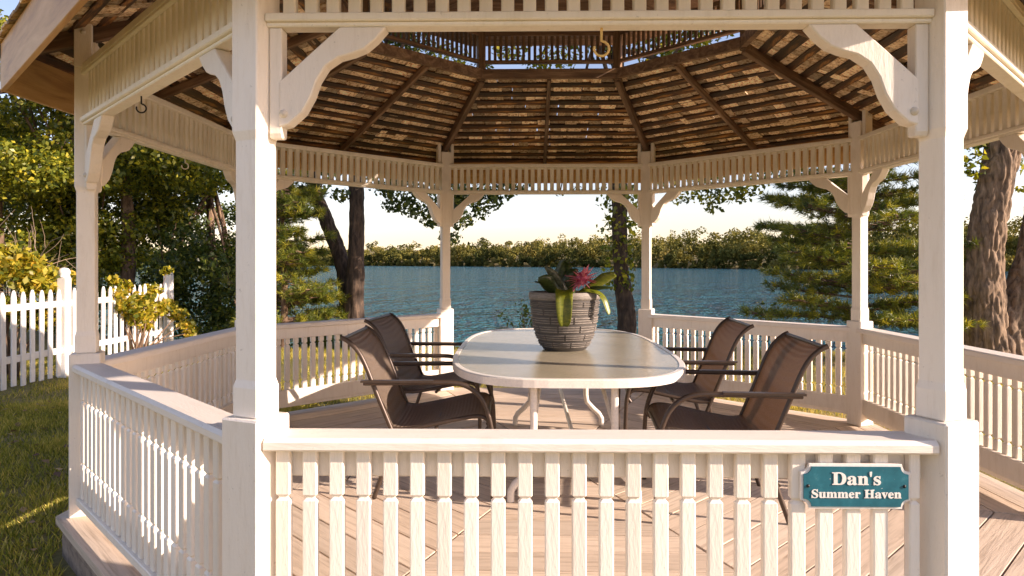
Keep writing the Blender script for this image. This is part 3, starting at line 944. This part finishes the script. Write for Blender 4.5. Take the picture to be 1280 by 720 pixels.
mb = MB(); mb.lathe([(0.0, 0.05), (0.03, 0.04), (0.048, 0.01), (0.045, -0.02), (0.02, -0.045), (0, -0.05)], seg=14)
fl = mb.build('flower', PINKD, pp, FCn)
frnd = random.Random(5)
for i in range(40):
    d = Vector((frnd.gauss(0, 1), frnd.gauss(-0.25, 1), frnd.gauss(0.15, 1))).normalized()
    ln = frnd.uniform(0.075, 0.15)
    s_ = d.cross(Vector((0.3, 0.2, 1))).normalized(); u = d.cross(s_)
    b0_, b1_, tp = d * 0.02, d * ln * 0.55, d * ln
    w0 = frnd.uniform(0.010, 0.016)
    mb = MB()
    mb.add([b0_ + s_ * w0 * .6, b0_ - s_ * w0 * .6, b0_ + u * w0 * .5, b1_ + s_ * w0, b1_ - s_ * w0, b1_ + u * w0 * .5, tp],
           [(0, 1, 4, 3), (1, 2, 5, 4), (2, 0, 3, 5), (3, 4, 6), (4, 5, 6), (5, 3, 6)])
    mb.build('petal', PINK, fl)

# ------------------------------------------------------------------ picket fence
FX = -6.97
fence = empty('picket_fence', (FX, 9.95 + CY, -0.3))
tag(fence, 'white picket fence with ball-topped posts running down to the lake', 'fence')
pk = MB()
pk.prism([(-0.040, 0.06), (0.040, 0.06), (0.040, 1.22), (0.030, 1.27), (0.012, 1.31), (0, 1.32), (-0.012, 1.31), (-0.030, 1.27), (-0.040, 1.22)], 0, -0.012, 0.012)
pk_me = pk.mesh('picket', FENCE, 0.003)
ps = MB(); ps.box((0, 0, 0.73), (0.135, 0.135, 1.50)); ps_me = ps.mesh('post', FENCE, 0.01)
pc = MB(); pc.lathe([(0.075, 1.481), (0.078, 1.50), (0.068, 1.515), (0.080, 1.54), (0.078, 1.575), (0.055, 1.61), (0.0, 1.625)], seg=20); pc_me = pc.mesh('cap', FENCE)
for D in (7.0, 9.95, 12.9):
    p = inst('post', ps_me, fence, (0, D - 9.95, 0)); inst('cap', pc_me, p)
for z in (0.42, 1.10):
    for (d0, d1) in ((-2.88, -0.07), (0.07, 2.88)):
        mb = MB(); mb.box((-0.0, (d0 + d1) / 2, z), (0.045, d1 - d0, 0.09)); mb.build('rail', FENCE, fence, bevel=0.004)
for s0 in (-2.95, 0.0):
    for i in range(1, 17):
        inst('picket', pk_me, fence, (0.034, s0 + i * 2.95 / 17, random.uniform(-0.012, 0.012)), (random.gauss(0, 0.008), 0, 0))

# ------------------------------------------------------------------ vegetation
def unit(n):
    v = RNG.normal(size=(n, 3)); return v / np.linalg.norm(v, axis=1)[:, None]
def leaf_quads(C, size, aspect=0.55, out=None, outw=0.0, upw=0.35):
    """diamond leaves at C; returns V, F"""
    n = len(C)
    nrm = unit(n)
    if out is not None: nrm = nrm + out * outw
    nrm[:, 2] += upw
    nrm /= np.linalg.norm(nrm, axis=1)[:, None]
    a = unit(n); a -= nrm * (a * nrm).sum(1)[:, None]; a /= np.linalg.norm(a, axis=1)[:, None]
    b_ = np.cross(nrm, a)
    s = (size * RNG.uniform(0.6, 1.35, n))[:, None]
    droop = nrm * s * 0.12
    V = np.stack([C - a * s * 0.5 - droop, C + b_ * s * 0.5 * aspect + a * s * 0.08, C + a * s * 0.5 - droop, C - b_ * s * 0.5 * aspect + a * s * 0.08], 1).reshape(-1, 3)
    F = np.arange(n * 4).reshape(n, 4)
    return V, F
def lump_leaves(lumps, per, size, shell=0.55):
    """lumps: list of (center, rx, rz); leaf positions in a shell of each lump"""
    Cs, Os = [], []
    for (c, rx, rz_) in lumps:
        k = max(8, int(per * (rx * rx) / 0.49))
        d = unit(k)
        r = (shell + (1 - shell) * RNG.random(k) ** 0.7) * RNG.uniform(0.8, 1.15, k)
        p = d * r[:, None]
        p[:, :2] *= rx; p[:, 2] *= rz_
        Cs.append(np.asarray(c) + p); Os.append(d)
    return np.concatenate(Cs), np.concatenate(Os)

LEAF_A = leaf_mat('leaf_yellow_green', (0.055, 0.085, 0.014), (0.23, 0.255, 0.027), (0.62, 0.54, 0.05))
LEAF_B = leaf_mat('leaf_dark_green', (0.030, 0.055, 0.015), (0.095, 0.135, 0.025), (0.28, 0.29, 0.045), 0.38)
LEAF_G = leaf_mat('leaf_golden', (0.09, 0.12, 0.014), (0.40, 0.36, 0.03), (0.80, 0.58, 0.09), 0.45)
LEAF_F = leaf_mat('leaf_far_wood', (0.06525, 0.0725, 0.0174), (0.1812, 0.1668, 0.0377), (0.3045, 0.2392, 0.06525), 0.15, 0.7, 0.1)
NEEDLE = leaf_mat('pine_needles', (0.0406, 0.0725, 0.0203), (0.1595, 0.1958, 0.029), (0.493, 0.435, 0.0435), 0.3)

def trunk_tube(mb, pts, radii, seg=36, n=10, rough=0.10, seed=0, relief=0.012):
    path = smooth_path(pts, n)
    rs = np.interp(np.linspace(0, 1, len(path)), np.linspace(0, 1, len(radii)), radii)
    vs_, fs_ = [], []
    t0 = (path[1] - path[0]).normalized(); nrm = t0.cross(Vector((0, 1, 0.1))).normalized()
    for i, p in enumerate(path):
        t = (path[min(i + 1, len(path) - 1)] - path[max(i - 1, 0)]).normalized()
        nrm = (nrm - t * nrm.dot(t)).normalized(); bn = t.cross(nrm)
        for k in range(seg):
            a_ = 2 * PI * k / seg
            d = nrm * math.cos(a_) + bn * math.sin(a_)
            wp = p + d * rs[i]
            big = mnoise.noise(Vector((d.x * 1.6 + seed, d.y * 1.6, p.z * 0.8)))
            r1_ = abs(mnoise.noise(Vector((wp.x * 9 + seed, wp.y * 9, wp.z * 2.0))))
            r2_ = abs(mnoise.noise(Vector((wp.x * 20 + seed, wp.y * 20, wp.z * 5.0))))
            r_ = rs[i] * (1 + rough * big) - relief * (1 - min(1, r1_ * 3.2)) - relief * 0.5 * (1 - min(1, r2_ * 3.0)) + relief * 0.5
            vs_.append(p + d * r_)
    for i in range(len(path) - 1):
        for k in range(seg): fs_.append((i * seg + k, i * seg + (k + 1) % seg, (i + 1) * seg + (k + 1) % seg, (i + 1) * seg + k))
    mb.add(vs_, fs_, smooth=True)

def crown_obj(parent, lumps, per, size, mat, name='crown', shell=0.5, outw=0.8, tone_bias=0.0):
    C, O = lump_leaves(lumps, per, size, shell)
    C = C - np.array(parent.location)
    V, F = leaf_quads(C, size, 0.62, O, outw)
    tone = np.clip(RNG.normal(0.42 + tone_bias, 0.30, len(C)), 0, 1)
    return inst(name, np_mesh(name, V, F, mat, tone), parent)

def broad_tree(base, stems, lumps, per, size, mat, label, cat='tree', rad_=0.14, group=None, limbs=True, nm='broadleaf_tree', bark=None):
    t = empty(nm, base)
    tag(t, label, cat, group)
    mb = MB(); B = Vector(base)
    for (pts, rr) in stems:
        big_ = rr[0] > 0.45
        trunk_tube(mb, [Vector(p) - B for p in pts], rr, 110 if big_ else 48, 36 if big_ else 20, seed=random.random() * 9, relief=0.038 if big_ else 0.02)
    if limbs:
        top = Vector(stems[0][0][-1]) - B; mid = Vector(stems[0][0][len(stems[0][0]) // 2]) - B
        for (c, rx, rz_) in lumps:
            if random.random() < 0.3:
                s_ = mid.lerp(top, random.random()); e = Vector(c) - B
                m_ = s_.lerp(e, 0.55) + Vector((0, 0, 0.15 * (e - s_).length))
                mb.tube(smooth_path([s_, m_, e], 3), [0.05, 0.045, 0.04, 0.03, 0.025, 0.018, 0.012], 6)
    mb.build('trunk', bark or BARK, t)
    crown_obj(t, lumps, per, size, mat)
    return t

def lumps_in(c, rx, ry, rz_, n, r0, r1, seed):
    rr = random.Random(seed); out = []
    while len(out) < n:
        p = Vector((rr.uniform(-1, 1), rr.uniform(-1, 1), rr.uniform(-1, 1)))
        if p.length > 1 or p.length < 0.25: continue
        r = rr.uniform(r0, r1)
        out.append(((c[0] + p.x * rx, c[1] + p.y * ry, c[2] + p.z * rz_), r, r * rr.uniform(0.55, 0.8)))
    return out
def gz(x, y): return float(ground_h(np.array(x), np.array(y)))

LG = 'leafy trees beyond the picket fence'
# left wood behind the fence
for (px, D, w, h, n, mat, lab, sd) in [
    (-20, 14.5, 2.2, 7.5, 60, LEAF_A, 'yellow-green leafy tree left of the corner post, behind the picket fence', 1),
    (150, 15.5, 2.0, 7.8, 60, LEAF_A, 'sunlit leafy tree rising straight behind the end post of the picket fence', 2),
    (262, 17.5, 2.3, 8.0, 66, LEAF_B, 'dark green leafy tree between the picket fence and the leaning trunks', 3),
    (70, 19.5, 2.6, 9.5, 60, LEAF_B, 'dark leafy tree standing behind the yellow-green fence trees', 4)]:
    p = at(px, 331, D); base = (p.x, p.y, gz(p.x, p.y) - 0.1)
    c = (p.x, p.y, base[2] + h * 0.52)
    broad_tree(base, [([base, (p.x + .1, p.y, base[2] + h * .3), (p.x - .1, p.y + .1, base[2] + h * .6), (p.x, p.y, base[2] + h * .9)], [0.17, 0.14, 0.09, 0.03])],
               lumps_in(c, w, w, h * 0.48, n, 0.45, 0.85, sd), 700, 0.108, mat, lab, group=LG)

def hang_lumps(spec):
    return [(tuple(at(px, py, D)), r * 1.15, r * 0.78) for (px, py, D, r) in spec]
# two-stemmed tree by the shore with a crown that hangs over the lake
B = at(440, 331, 13.6); bz = gz(B.x, B.y) - 0.1
s1 = [(B.x + .05, B.y, bz), at(441, 390, 13.6), at(444, 330, 13.6), at(445, 260, 13.6), at(443, 180, 13.6), at(447, 60, 13.7), at(455, -60, 13.7)]
s2 = [(B.x - .02, B.y + .1, bz), at(434, 380, 13.8), at(425, 325, 13.9), at(408, 280, 14.0), at(391, 235, 14.1), at(376, 160, 14.2), at(350, 40, 14.2)]
tops = lumps_in(tuple(at(470, -40, 14.0)), 3.2, 2.2, 1.6, 34, 0.5, 0.9, 21)
hang = hang_lumps([(500, 240, 13.2, .38), (530, 225, 13.0, .45), (560, 245, 13.1, .42), (590, 240, 13.1, .42), (515, 262, 13.2, .26), (545, 272, 13.1, .32), (575, 275, 13.0, .28), (562, 298, 13.1, .22), (610, 252, 13.2, .28), (630, 240, 13.3, .26), (490, 258, 13.3, .20), (600, 268, 13.1, .18), (480, 225, 13.2, .35), (645, 228, 13.2, .3), (555, 205, 13.0, .5), (600, 205, 13.1, .45), (410, 205, 13.4, .35), (425, 245, 13.3, .18), (365, 230, 13.6, .35), (400, 235, 13.5, .2)])
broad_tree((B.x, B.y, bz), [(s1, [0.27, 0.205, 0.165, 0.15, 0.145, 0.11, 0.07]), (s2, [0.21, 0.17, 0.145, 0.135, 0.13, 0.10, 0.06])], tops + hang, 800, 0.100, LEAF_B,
           'two-stemmed dark tree by the shore, one stem leaning away, leaves hanging over the lake', bark=BARK_SHADED)
# ivy-clad tree
B = at(777, 331, 13.0); bz = gz(B.x, B.y) - 0.1
s1 = [(B.x + .06, B.y, bz), at(783, 400, 13.0), at(776, 340, 13.0), at(774, 290, 13.0), at(774, 240, 13.0), at(770, 150, 13.0), at(775, 0, 13.0), at(780, -80, 13.0)]
tops = lumps_in(tuple(at(770, -30, 13.2)), 3.0, 2.0, 1.5, 30, 0.5, 0.85, 31)
hang = hang_lumps([(860, 245, 12.8, .20), (885, 248, 12.8, .24), (910, 245, 12.8, .24), (890, 262, 12.7, .14), (925, 252, 12.8, .14), (845, 252, 12.8, .12), (930, 235, 12.8, .28), (880, 225, 12.8, .35), (830, 232, 12.8, .2), (720, 238, 12.9, .12), (700, 243, 12.9, .08), (960, 215, 12.8, .4), (640, 60, 13.2, .35), (700, 72, 13.3, .4), (760, 60, 13.2, .4), (560, 75, 13.3, .4), (820, 65, 13.2, .4), (880, 88, 13, .4), (500, 85, 13.3, .4), (600, 90, 13.3, .25), (670, 85, 13.4, .25), (1015, 232, 12.6, .32), (1045, 238, 12.6, .28)])
ivt = broad_tree((B.x, B.y, bz), [(s1, [0.20, 0.165, 0.145, 0.14, 0.14, 0.13, 0.10, 0.05])], tops + hang, 560, 0.098, LEAF_A, 'slim tree trunk wrapped in ivy between table and lake', bark=BARK_SHADED)
C = []
for i in range(620):
    py = 235 + (random.random() ** 1.5) * 130
    p = at(774 + (py - 280) * 0.03, py, 13.0); a_ = random.uniform(0, 2 * PI); r_ = 0.16 + abs(random.gauss(0, 0.10)) * (1.4 if py < 300 else 0.8)
    C.append((p.x + r_ * math.cos(a_), p.y + r_ * math.sin(a_), p.z))
C = np.array(C) - np.array(ivt.location)
Vv, Ff = leaf_quads(C, 0.095, 0.8)
inst('ivy', np_mesh('ivy', Vv, Ff, LEAF_A, np.clip(RNG.normal(0.4, 0.25, len(C)), 0, 1)), ivt)

# big forked tree on the right
B = at(1236, 331, 11.0); bz = gz(B.x, B.y) - 0.12
s1 = [(B.x - .05, B.y, bz), at(1225, 430, 11), at(1224, 390, 11.0), at(1222, 340, 11), at(1228, 280, 11), at(1238, 225, 11), at(1246, 180, 11.0), at(1252, 60, 11.0), at(1240, -80, 11)]
s2 = [(B.x + .15, B.y + .05, bz), at(1250, 430, 11.05), at(1264, 385, 11.05), at(1284, 335, 11), at(1294, 290, 11), at(1300, 230, 11), at(1304, 180, 11), at(1318, 60, 11), at(1335, -60, 11)]
tops = lumps_in(tuple(at(1270, -90, 11.4)), 3.4, 2.4, 1.6, 30, 0.5, 0.85, 41)
hang = hang_lumps([(1205, 215, 10.9, .22), (1200, 195, 10.9, .25), (1218, 235, 11.2, .10), (1262, 205, 11.5, .12), (1275, 215, 11.6, .12), (1215, 180, 11, .2), (1268, 240, 11.6, .08)])
broad_tree((B.x, B.y, bz), [(s1, [0.52, 0.35, 0.29, 0.255, 0.245, 0.24, 0.235, 0.22, 0.17]), (s2, [0.50, 0.38, 0.31, 0.28, 0.27, 0.25, 0.24, 0.22, 0.16])], tops + hang, 330, 0.12, LEAF_A,
           'big forked tree with rough brown bark beside the open side of the gazebo', limbs=False, bark=BARKL)

# pines
def pine(px, D, h, label, spread, seed, n_wh=16, lo=0.12, tuft=1.0, skew=0.0):
    rr = random.Random(seed)
    p = at(px, 331, D); base = Vector((p.x, p.y, gz(p.x, p.y) - 0.1))
    t = empty('pine_tree', base); tag(t, label, 'tree', 'soft-needled pines by the shore')
    mb = MB(); trunk_tube(mb, [(0, 0, 0), (0.03, 0, h * .3), (-0.03, 0, h * .6), (0, 0, h)], [0.075, 0.06, 0.04, 0.012], seg=14, relief=0.005)
    TC, TD = [], []
    for w in range(n_wh):
        f = lo + (1 - lo) * w / n_wh
        z = h * f
        nb = rr.randint(5, 7)
        for b_ in range(nb):
            a_ = rr.uniform(0, 2 * PI)
            ln = spread * (1 - f) ** 0.65 * rr.uniform(0.65, 1.1) * (1 + skew * -math.cos(a_))
            d = Vector((math.cos(a_), math.sin(a_), 0))
            z1 = z + rr.uniform(-0.12, 0.12)
            up = rr.uniform(-0.02, 0.22)
            pts = [Vector((0, 0, z1)), d * ln * .5 + Vector((0, 0, z1 + up * ln * .4)), d * ln + Vector((0, 0, z1 + up * ln * 0.7 + 0.05))]
            path = smooth_path(pts, 6)
            mb.tube(path, list(np.linspace(0.026, 0.006, len(path))), 5, caps=False)
            nt_ = int(ln * 20 * tuft) + 4
            for q in range(nt_):
                s = 0.25 + 0.75 * (q + rr.random()) / nt_
                pos = path[min(int(s * (len(path) - 1)), len(path) - 1)]
                sdv = Vector((-d.y, d.x, 0)) * rr.choice((-1, 1)) * rr.uniform(0.0, 0.55) * min(ln, 1.2) * (1.15 - s * 0.7)
                tip = pos + sdv + d * rr.uniform(0, 0.12) + Vector((0, 0, rr.uniform(-0.03, 0.06)))
                dirv = (sdv.normalized() * 0.7 if sdv.length > 0.01 else Vector((0, 0, 0))) + d * 0.8 + Vector((0, 0, 0.35))
                TC.append(tip); TD.append(dirv.normalized())
                if sdv.length > 0.08: mb.tube([pos, tip], [0.007, 0.004], 4, caps=False)
    mb.build('trunk', BARK, t)
    TC = np.array([tuple(x) for x in TC]); TD = np.array([tuple(x) for x in TD])
    K = 26
    n = len(TC)
    base_ = np.repeat(TC, K, 0) + RNG.normal(0, 0.022, (n * K, 3)); dd = np.repeat(TD, K, 0) * 0.75 + unit(n * K) * 0.75
    dd /= np.linalg.norm(dd, axis=1)[:, None]
    sdv = np.cross(dd, unit(n * K)); sdv /= np.linalg.norm(sdv, axis=1)[:, None]
    ln = RNG.uniform(0.09, 0.17, n * K)[:, None]
    wd = 0.0075
    V = np.stack([base_ - sdv * wd, base_ + sdv * wd, base_ + dd * ln], 1).reshape(-1, 3)
    F = np.arange(n * K * 3).reshape(-1, 3)
    tone = np.clip(np.repeat(RNG.normal(0.5, 0.2, n), K) + RNG.normal(0, 0.1, n * K), 0, 1)
    inst('needles', np_mesh('needles', V, F, NEEDLE, tone), t)
    return t
pine(1066, 12.2, 5.4, 'soft-needled green pine growing behind the railing by the chairs, lake behind', 2.35, 5, 15, 0.14, 1.25)
pine(352, 13.0, 5.0, 'dark young pine behind the railing, left of the leaning trunks', 1.25, 9, 15, 0.16, 1.1)

# golden shrub, vine, dead twigs
def bush(nm, lumps, per, size, mat, label, cat, base):
    t = empty(nm, base); tag(t, label, cat)
    B = Vector(base); mb = MB()
    for (c, rx, rz_) in lumps:
        e = Vector(c) - B
        mb.tube(smooth_path([(random.uniform(-.1, .1), random.uniform(-.1, .1), 0), e * 0.5 + Vector((random.uniform(-.1, .1), 0, .1)), e], 3), list(np.linspace(0.018, 0.004, 7)), 5)
    mb.build('stems', BARK, t)
    crown_obj(t, lumps, per, size, mat, 'foliage', 0.2, 0.3)
    return t
p = at(10, 331, 9.6)
bush('golden_shrub', hang_lumps([(0, 332, 9.6, .24), (-5, 320, 9.6, .2), (30, 328, 9.7, .18), (20, 338, 9.6, .22), (45, 345, 9.8, .2), (10, 318, 9.7, .15), (30, 355, 9.6, .25), (-20, 345, 9.4, .3), (55, 365, 9.9, .15), (80, 350, 10.6, .14), (10, 385, 9.6, .25), (40, 400, 9.8, .25)]), 2600, 0.105, LEAF_G,
     'golden-leaved shrub poking over the picket fence beside its middle post', 'shrub', (p.x - .1, p.y, gz(p.x, p.y)))
p = at(160, 331, 11.6)
bush('golden_vine', hang_lumps([(140, 370, 11.2, .16), (155, 385, 11.3, .2), (172, 378, 11.6, .2), (165, 398, 11.5, .18), (185, 365, 12.2, .16), (150, 360, 11.4, .14), (190, 388, 12.3, .18), (205, 385, 12.6, .18), (218, 395, 12.6, .16), (228, 408, 12.6, .14), (236, 418, 12.6, .12), (135, 352, 11.3, .1), (205, 340, 12.5, .10), (180, 395, 12.0, .18), (178, 410, 11.9, .12)]), 2600, 0.10, LEAF_G,
     'golden leafy vine spilling over the picket fence beside its lakeward end post', 'vine', (p.x + .1, p.y, gz(p.x, p.y)))
TWIG = plain('dry_twig', (0.30, 0.22, 0.15), 0.9)
p = at(40, 331, 11.5)
tw = MB(); rt = random.Random(3)
def twig(s, d, ln, r, lev):
    pts = [s]; cur = s.copy(); dd = d.copy()
    for i in range(5):
        dd = (dd + Vector((rt.gauss(0, .16), rt.gauss(0, .16), rt.gauss(0, .16)))).normalized()
        cur = cur + dd * ln / 5; pts.append(cur.copy())
    tw.tube(pts, list(np.linspace(r, r * .4, 6)), 5, caps=False)
    if lev > 0:
        for q in (2, 3, 4, 5):
            if rt.random() < 0.85: twig(pts[q], (dd + Vector((rt.gauss(0, .6), rt.gauss(0, .4), rt.gauss(0.1, .5)))).normalized(), ln * .55, r * .55, lev - 1)
for i in range(9):
    twig(Vector((-0.9 + 0.1 * i, 0, 0.3)), Vector((rt.uniform(-.2, .9), -.2, rt.uniform(.5, 1.0))).normalized(), rt.uniform(1.2, 1.9), 0.016, 2)
t = tw.build('dead_branches', TWIG, None, (p.x - .2, p.y, gz(p.x, p.y)))
tag(t, 'tangle of bare dry twigs behind the picket fence', 'branches')

# undergrowth along the left bank
lum = []
for i in range(46):
    px = random.uniform(60, 430); D = 15.0 + random.uniform(-.6, 1.2) + max(0, (300 - px)) * 0.006
    pnt = at(px, 331, D); g0 = gz(pnt.x, pnt.y)
    lum.append(((pnt.x, pnt.y, max(g0, -1.0) + random.uniform(0.1, 0.9 if px > 330 else 1.4)), random.uniform(.3, .55), random.uniform(.25, .45)))
C, O = lump_leaves(lum, 330, 0.1, 0.4)
Vv, Ff = leaf_quads(C, 0.115, 0.62, O, 0.6)
u = inst('undergrowth', np_mesh('undergrowth', Vv, Ff, LEAF_B, np.clip(RNG.normal(0.45, 0.22, len(C)), 0, 1)))
tag(u, 'dark leafy undergrowth along the bank behind the fence and railing', 'undergrowth', kind='stuff')
# a sprig of small plants just above the bank
def sprig(px, D, h, seed, label):
    rr = random.Random(seed); pnt = at(px, 331, D); b_ = Vector((pnt.x, pnt.y, gz(pnt.x, pnt.y) - .03))
    t = empty('bank_plant', b_); tag(t, label, 'plant')
    mb = MB(); C = []
    for i in range(7):
        e = Vector((rr.gauss(0, .22), rr.gauss(0, .15), h * rr.uniform(.6, 1.0)))
        path = smooth_path([(0, 0, 0), e * .5 + Vector((0, 0, .1)), e], 4); mb.tube(path, list(np.linspace(.008, .003, len(path))), 5)
        for q in path[3:]:
            for _ in range(5): C.append((q.x + rr.gauss(0, .05), q.y + rr.gauss(0, .05), q.z + rr.gauss(0, .04)))
    mb.build('stems', BARK, t)
    Vv, Ff = leaf_quads(np.array(C), 0.075, 0.6)
    inst('leaves', np_mesh('leaves', Vv, Ff, LEAF_B, np.clip(RNG.normal(.5, .2, len(C)), 0, 1)), t)
sprig(655, 13.2, 0.95, 2, 'dark leafy sprig on the bank beyond the table, beside the planter')
sprig(955, 12.8, 0.95, 4, 'dark leafy sprig on the bank behind the railing, between pine and open post')

# grass ------------------------------------------------------------
def grass(n, x0, x1, y0, y1, hgt, wid):
    x = RNG.uniform(x0, x1, n); y = RNG.uniform(y0, y1, n)
    rr = np.abs(x) + 0
    inside = np.ones(n, bool)
    for k in range(8):
        a_ = rad(-90 + 45 * k); inside &= (x * math.cos(a_) + y * math.sin(a_)) < A_DECK + 0.02
    keep = ~inside
    dens = np.array([mnoise.noise(Vector((float(a_), float(b_), 0.0)) * 1.2) for a_, b_ in zip(x[keep], y[keep])])
    x, y = x[keep], y[keep]
    k2 = dens + RNG.uniform(-0.5, 0.5, len(x)) > -0.25
    x, y, dens = x[k2], y[k2], dens[k2]
    n = len(x); z = ground_h(x, y) - 0.01
    a_ = RNG.uniform(0, 2 * PI, n); h = hgt * RNG.uniform(0.5, 1.3, n) * (1 + dens * 0.5)
    lx, ly = RNG.normal(0, 0.5, n) * h, RNG.normal(0, 0.5, n) * h
    wx, wy = np.cos(a_) * wid, np.sin(a_) * wid
    V = np.stack([np.stack([x - wx, y - wy, z], -1), np.stack([x + wx, y + wy, z], -1), np.stack([x + lx, y + ly, z + h], -1)], 1).reshape(-1, 3)
    tone = np.clip(0.5 + dens * 0.5 + RNG.normal(0, 0.3, n), 0, 1)
    return V, tone
GRASS = leaf_mat('grass_blades', (0.11, 0.14, 0.02), (0.40, 0.37, 0.06), (0.74, 0.58, 0.17), 0.3, 0.6, 0.2)
parts = [grass(120000, -7.0, -2.6, -3.0, 3.0, 0.062, 0.006), grass(60000, -9.5, -2.0, 2.8, 9.5, 0.065, 0.006), grass(60000, -2.0, 9.5, 2.6, 8.6, 0.06, 0.006), grass(15000, 2.6, 7.5, -1.5, 2.8, 0.05, 0.005)]
V = np.concatenate([p[0] for p in parts]); tn = np.concatenate([p[1] for p in parts])
go = inst('grass', np_mesh('grass', V, np.arange(len(V)).reshape(-1, 3), GRASS, tn))
tag(go, 'short yellow-green lawn grass round the gazebo', 'grass', kind='stuff')
# fallen leaves
n = 260
C = np.stack([RNG.uniform(-7, -2.9, n), RNG.uniform(-2.4, 3.2, n), np.zeros(n)], -1)
C[:, 2] = ground_h(C[:, 0], C[:, 1]) + 0.045
m_in = np.array([max(c[0] * math.cos(rad(-90 + 45 * k)) + c[1] * math.sin(rad(-90 + 45 * k)) for k in range(8)) > A_DECK + .06 for c in C])
C = C[m_in]
Vv, Ff = leaf_quads(C, 0.07, 0.7, upw=2.5)
FALL = leaf_mat('fallen_leaf', (0.16, 0.07, 0.025), (0.30, 0.15, 0.05), (0.42, 0.28, 0.10), 0.1)
fo = inst('fallen_leaves', np_mesh('fallen_leaves', Vv, Ff, FALL, RNG.random(len(C)))); tag(fo, 'dry fallen leaves scattered on the lawn', 'leaves', kind='stuff')

# ------------------------------------------------------------------ far shore wood
def far_wood():
    Cs, Os, Ss, Ts = [], [], [], []
    rr = random.Random(8)
    for rowi, (d0, d1, step) in enumerate(((-1, 4, 4.5), (8, 18, 9), (20, 38, 10), (42, 70, 11), (75, 120, 13), (130, 200, 16))):
        px = -260.0
        while px < 1560:
            sd = float(shore_dist(px)); D = sd + rr.uniform(d0, d1)
            hgt = rr.uniform(10, 20) * (rr.uniform(0.3, 0.75) if rowi == 0 else 1.0)
            wd = hgt * rr.uniform(0.44, 0.68)
            x = CX + (px - 656) / 860 * D; y = CY + D
            z0 = gz(x, y)
            con = rr.random() < 0.05
            k = 520 if rowi < 3 else 330
            d = unit(k)
            if con:
                tt = RNG.random(k) ** 0.7
                r_ = wd * 0.75 * (1 - tt) * RNG.uniform(0.5, 1.1, k) + 0.2
                a_ = RNG.uniform(0, 2 * PI, k)
                P_ = np.stack([x + r_ * np.cos(a_), y + r_ * np.sin(a_), z0 + hgt * (0.12 + 0.98 * tt)], -1)
                d = np.stack([np.cos(a_), np.sin(a_), np.full(k, 0.3)], -1)
            else:
                nl = 9
                lc = unit(nl) * RNG.uniform(0.45, 0.80, nl)[:, None]
                which = RNG.integers(0, nl, k)
                q = lc[which] + d * 0.36 * RNG.uniform(0.75, 1.05, k)[:, None]
                P_ = np.stack([x + q[:, 0] * wd, y + q[:, 1] * wd, z0 + hgt * 0.55 + q[:, 2] * hgt * 0.50], -1)
            Cs.append(P_); Os.append(d)
            Ts.append(np.clip(np.full(k, rr.gauss(0.42 if not con else 0.2, 0.26)) + RNG.normal(0, 0.1, k), 0, 1))
            Ss.append(np.full(k, 0.9 + D * 0.0010))
            px += step * rr.uniform(0.5, 1.6) * 860 / D * 0.9
    C = np.concatenate(Cs); O = np.concatenate(Os); S = np.concatenate(Ss); T = np.concatenate(Ts)
    V, F = leaf_quads(C, S, 0.85, O, 1.2, 0.2)
    return np_mesh('far_wood', V, F, LEAF_F, T)
fw = inst('far_wood', far_wood())
tag(fw, 'mixed wood lining the far shore of the lake', 'wood', kind='stuff')
print('objects', len(bpy.data.objects), 'tris', sum(len(o.data.polygons) for o in bpy.data.objects if o.type == 'MESH'))
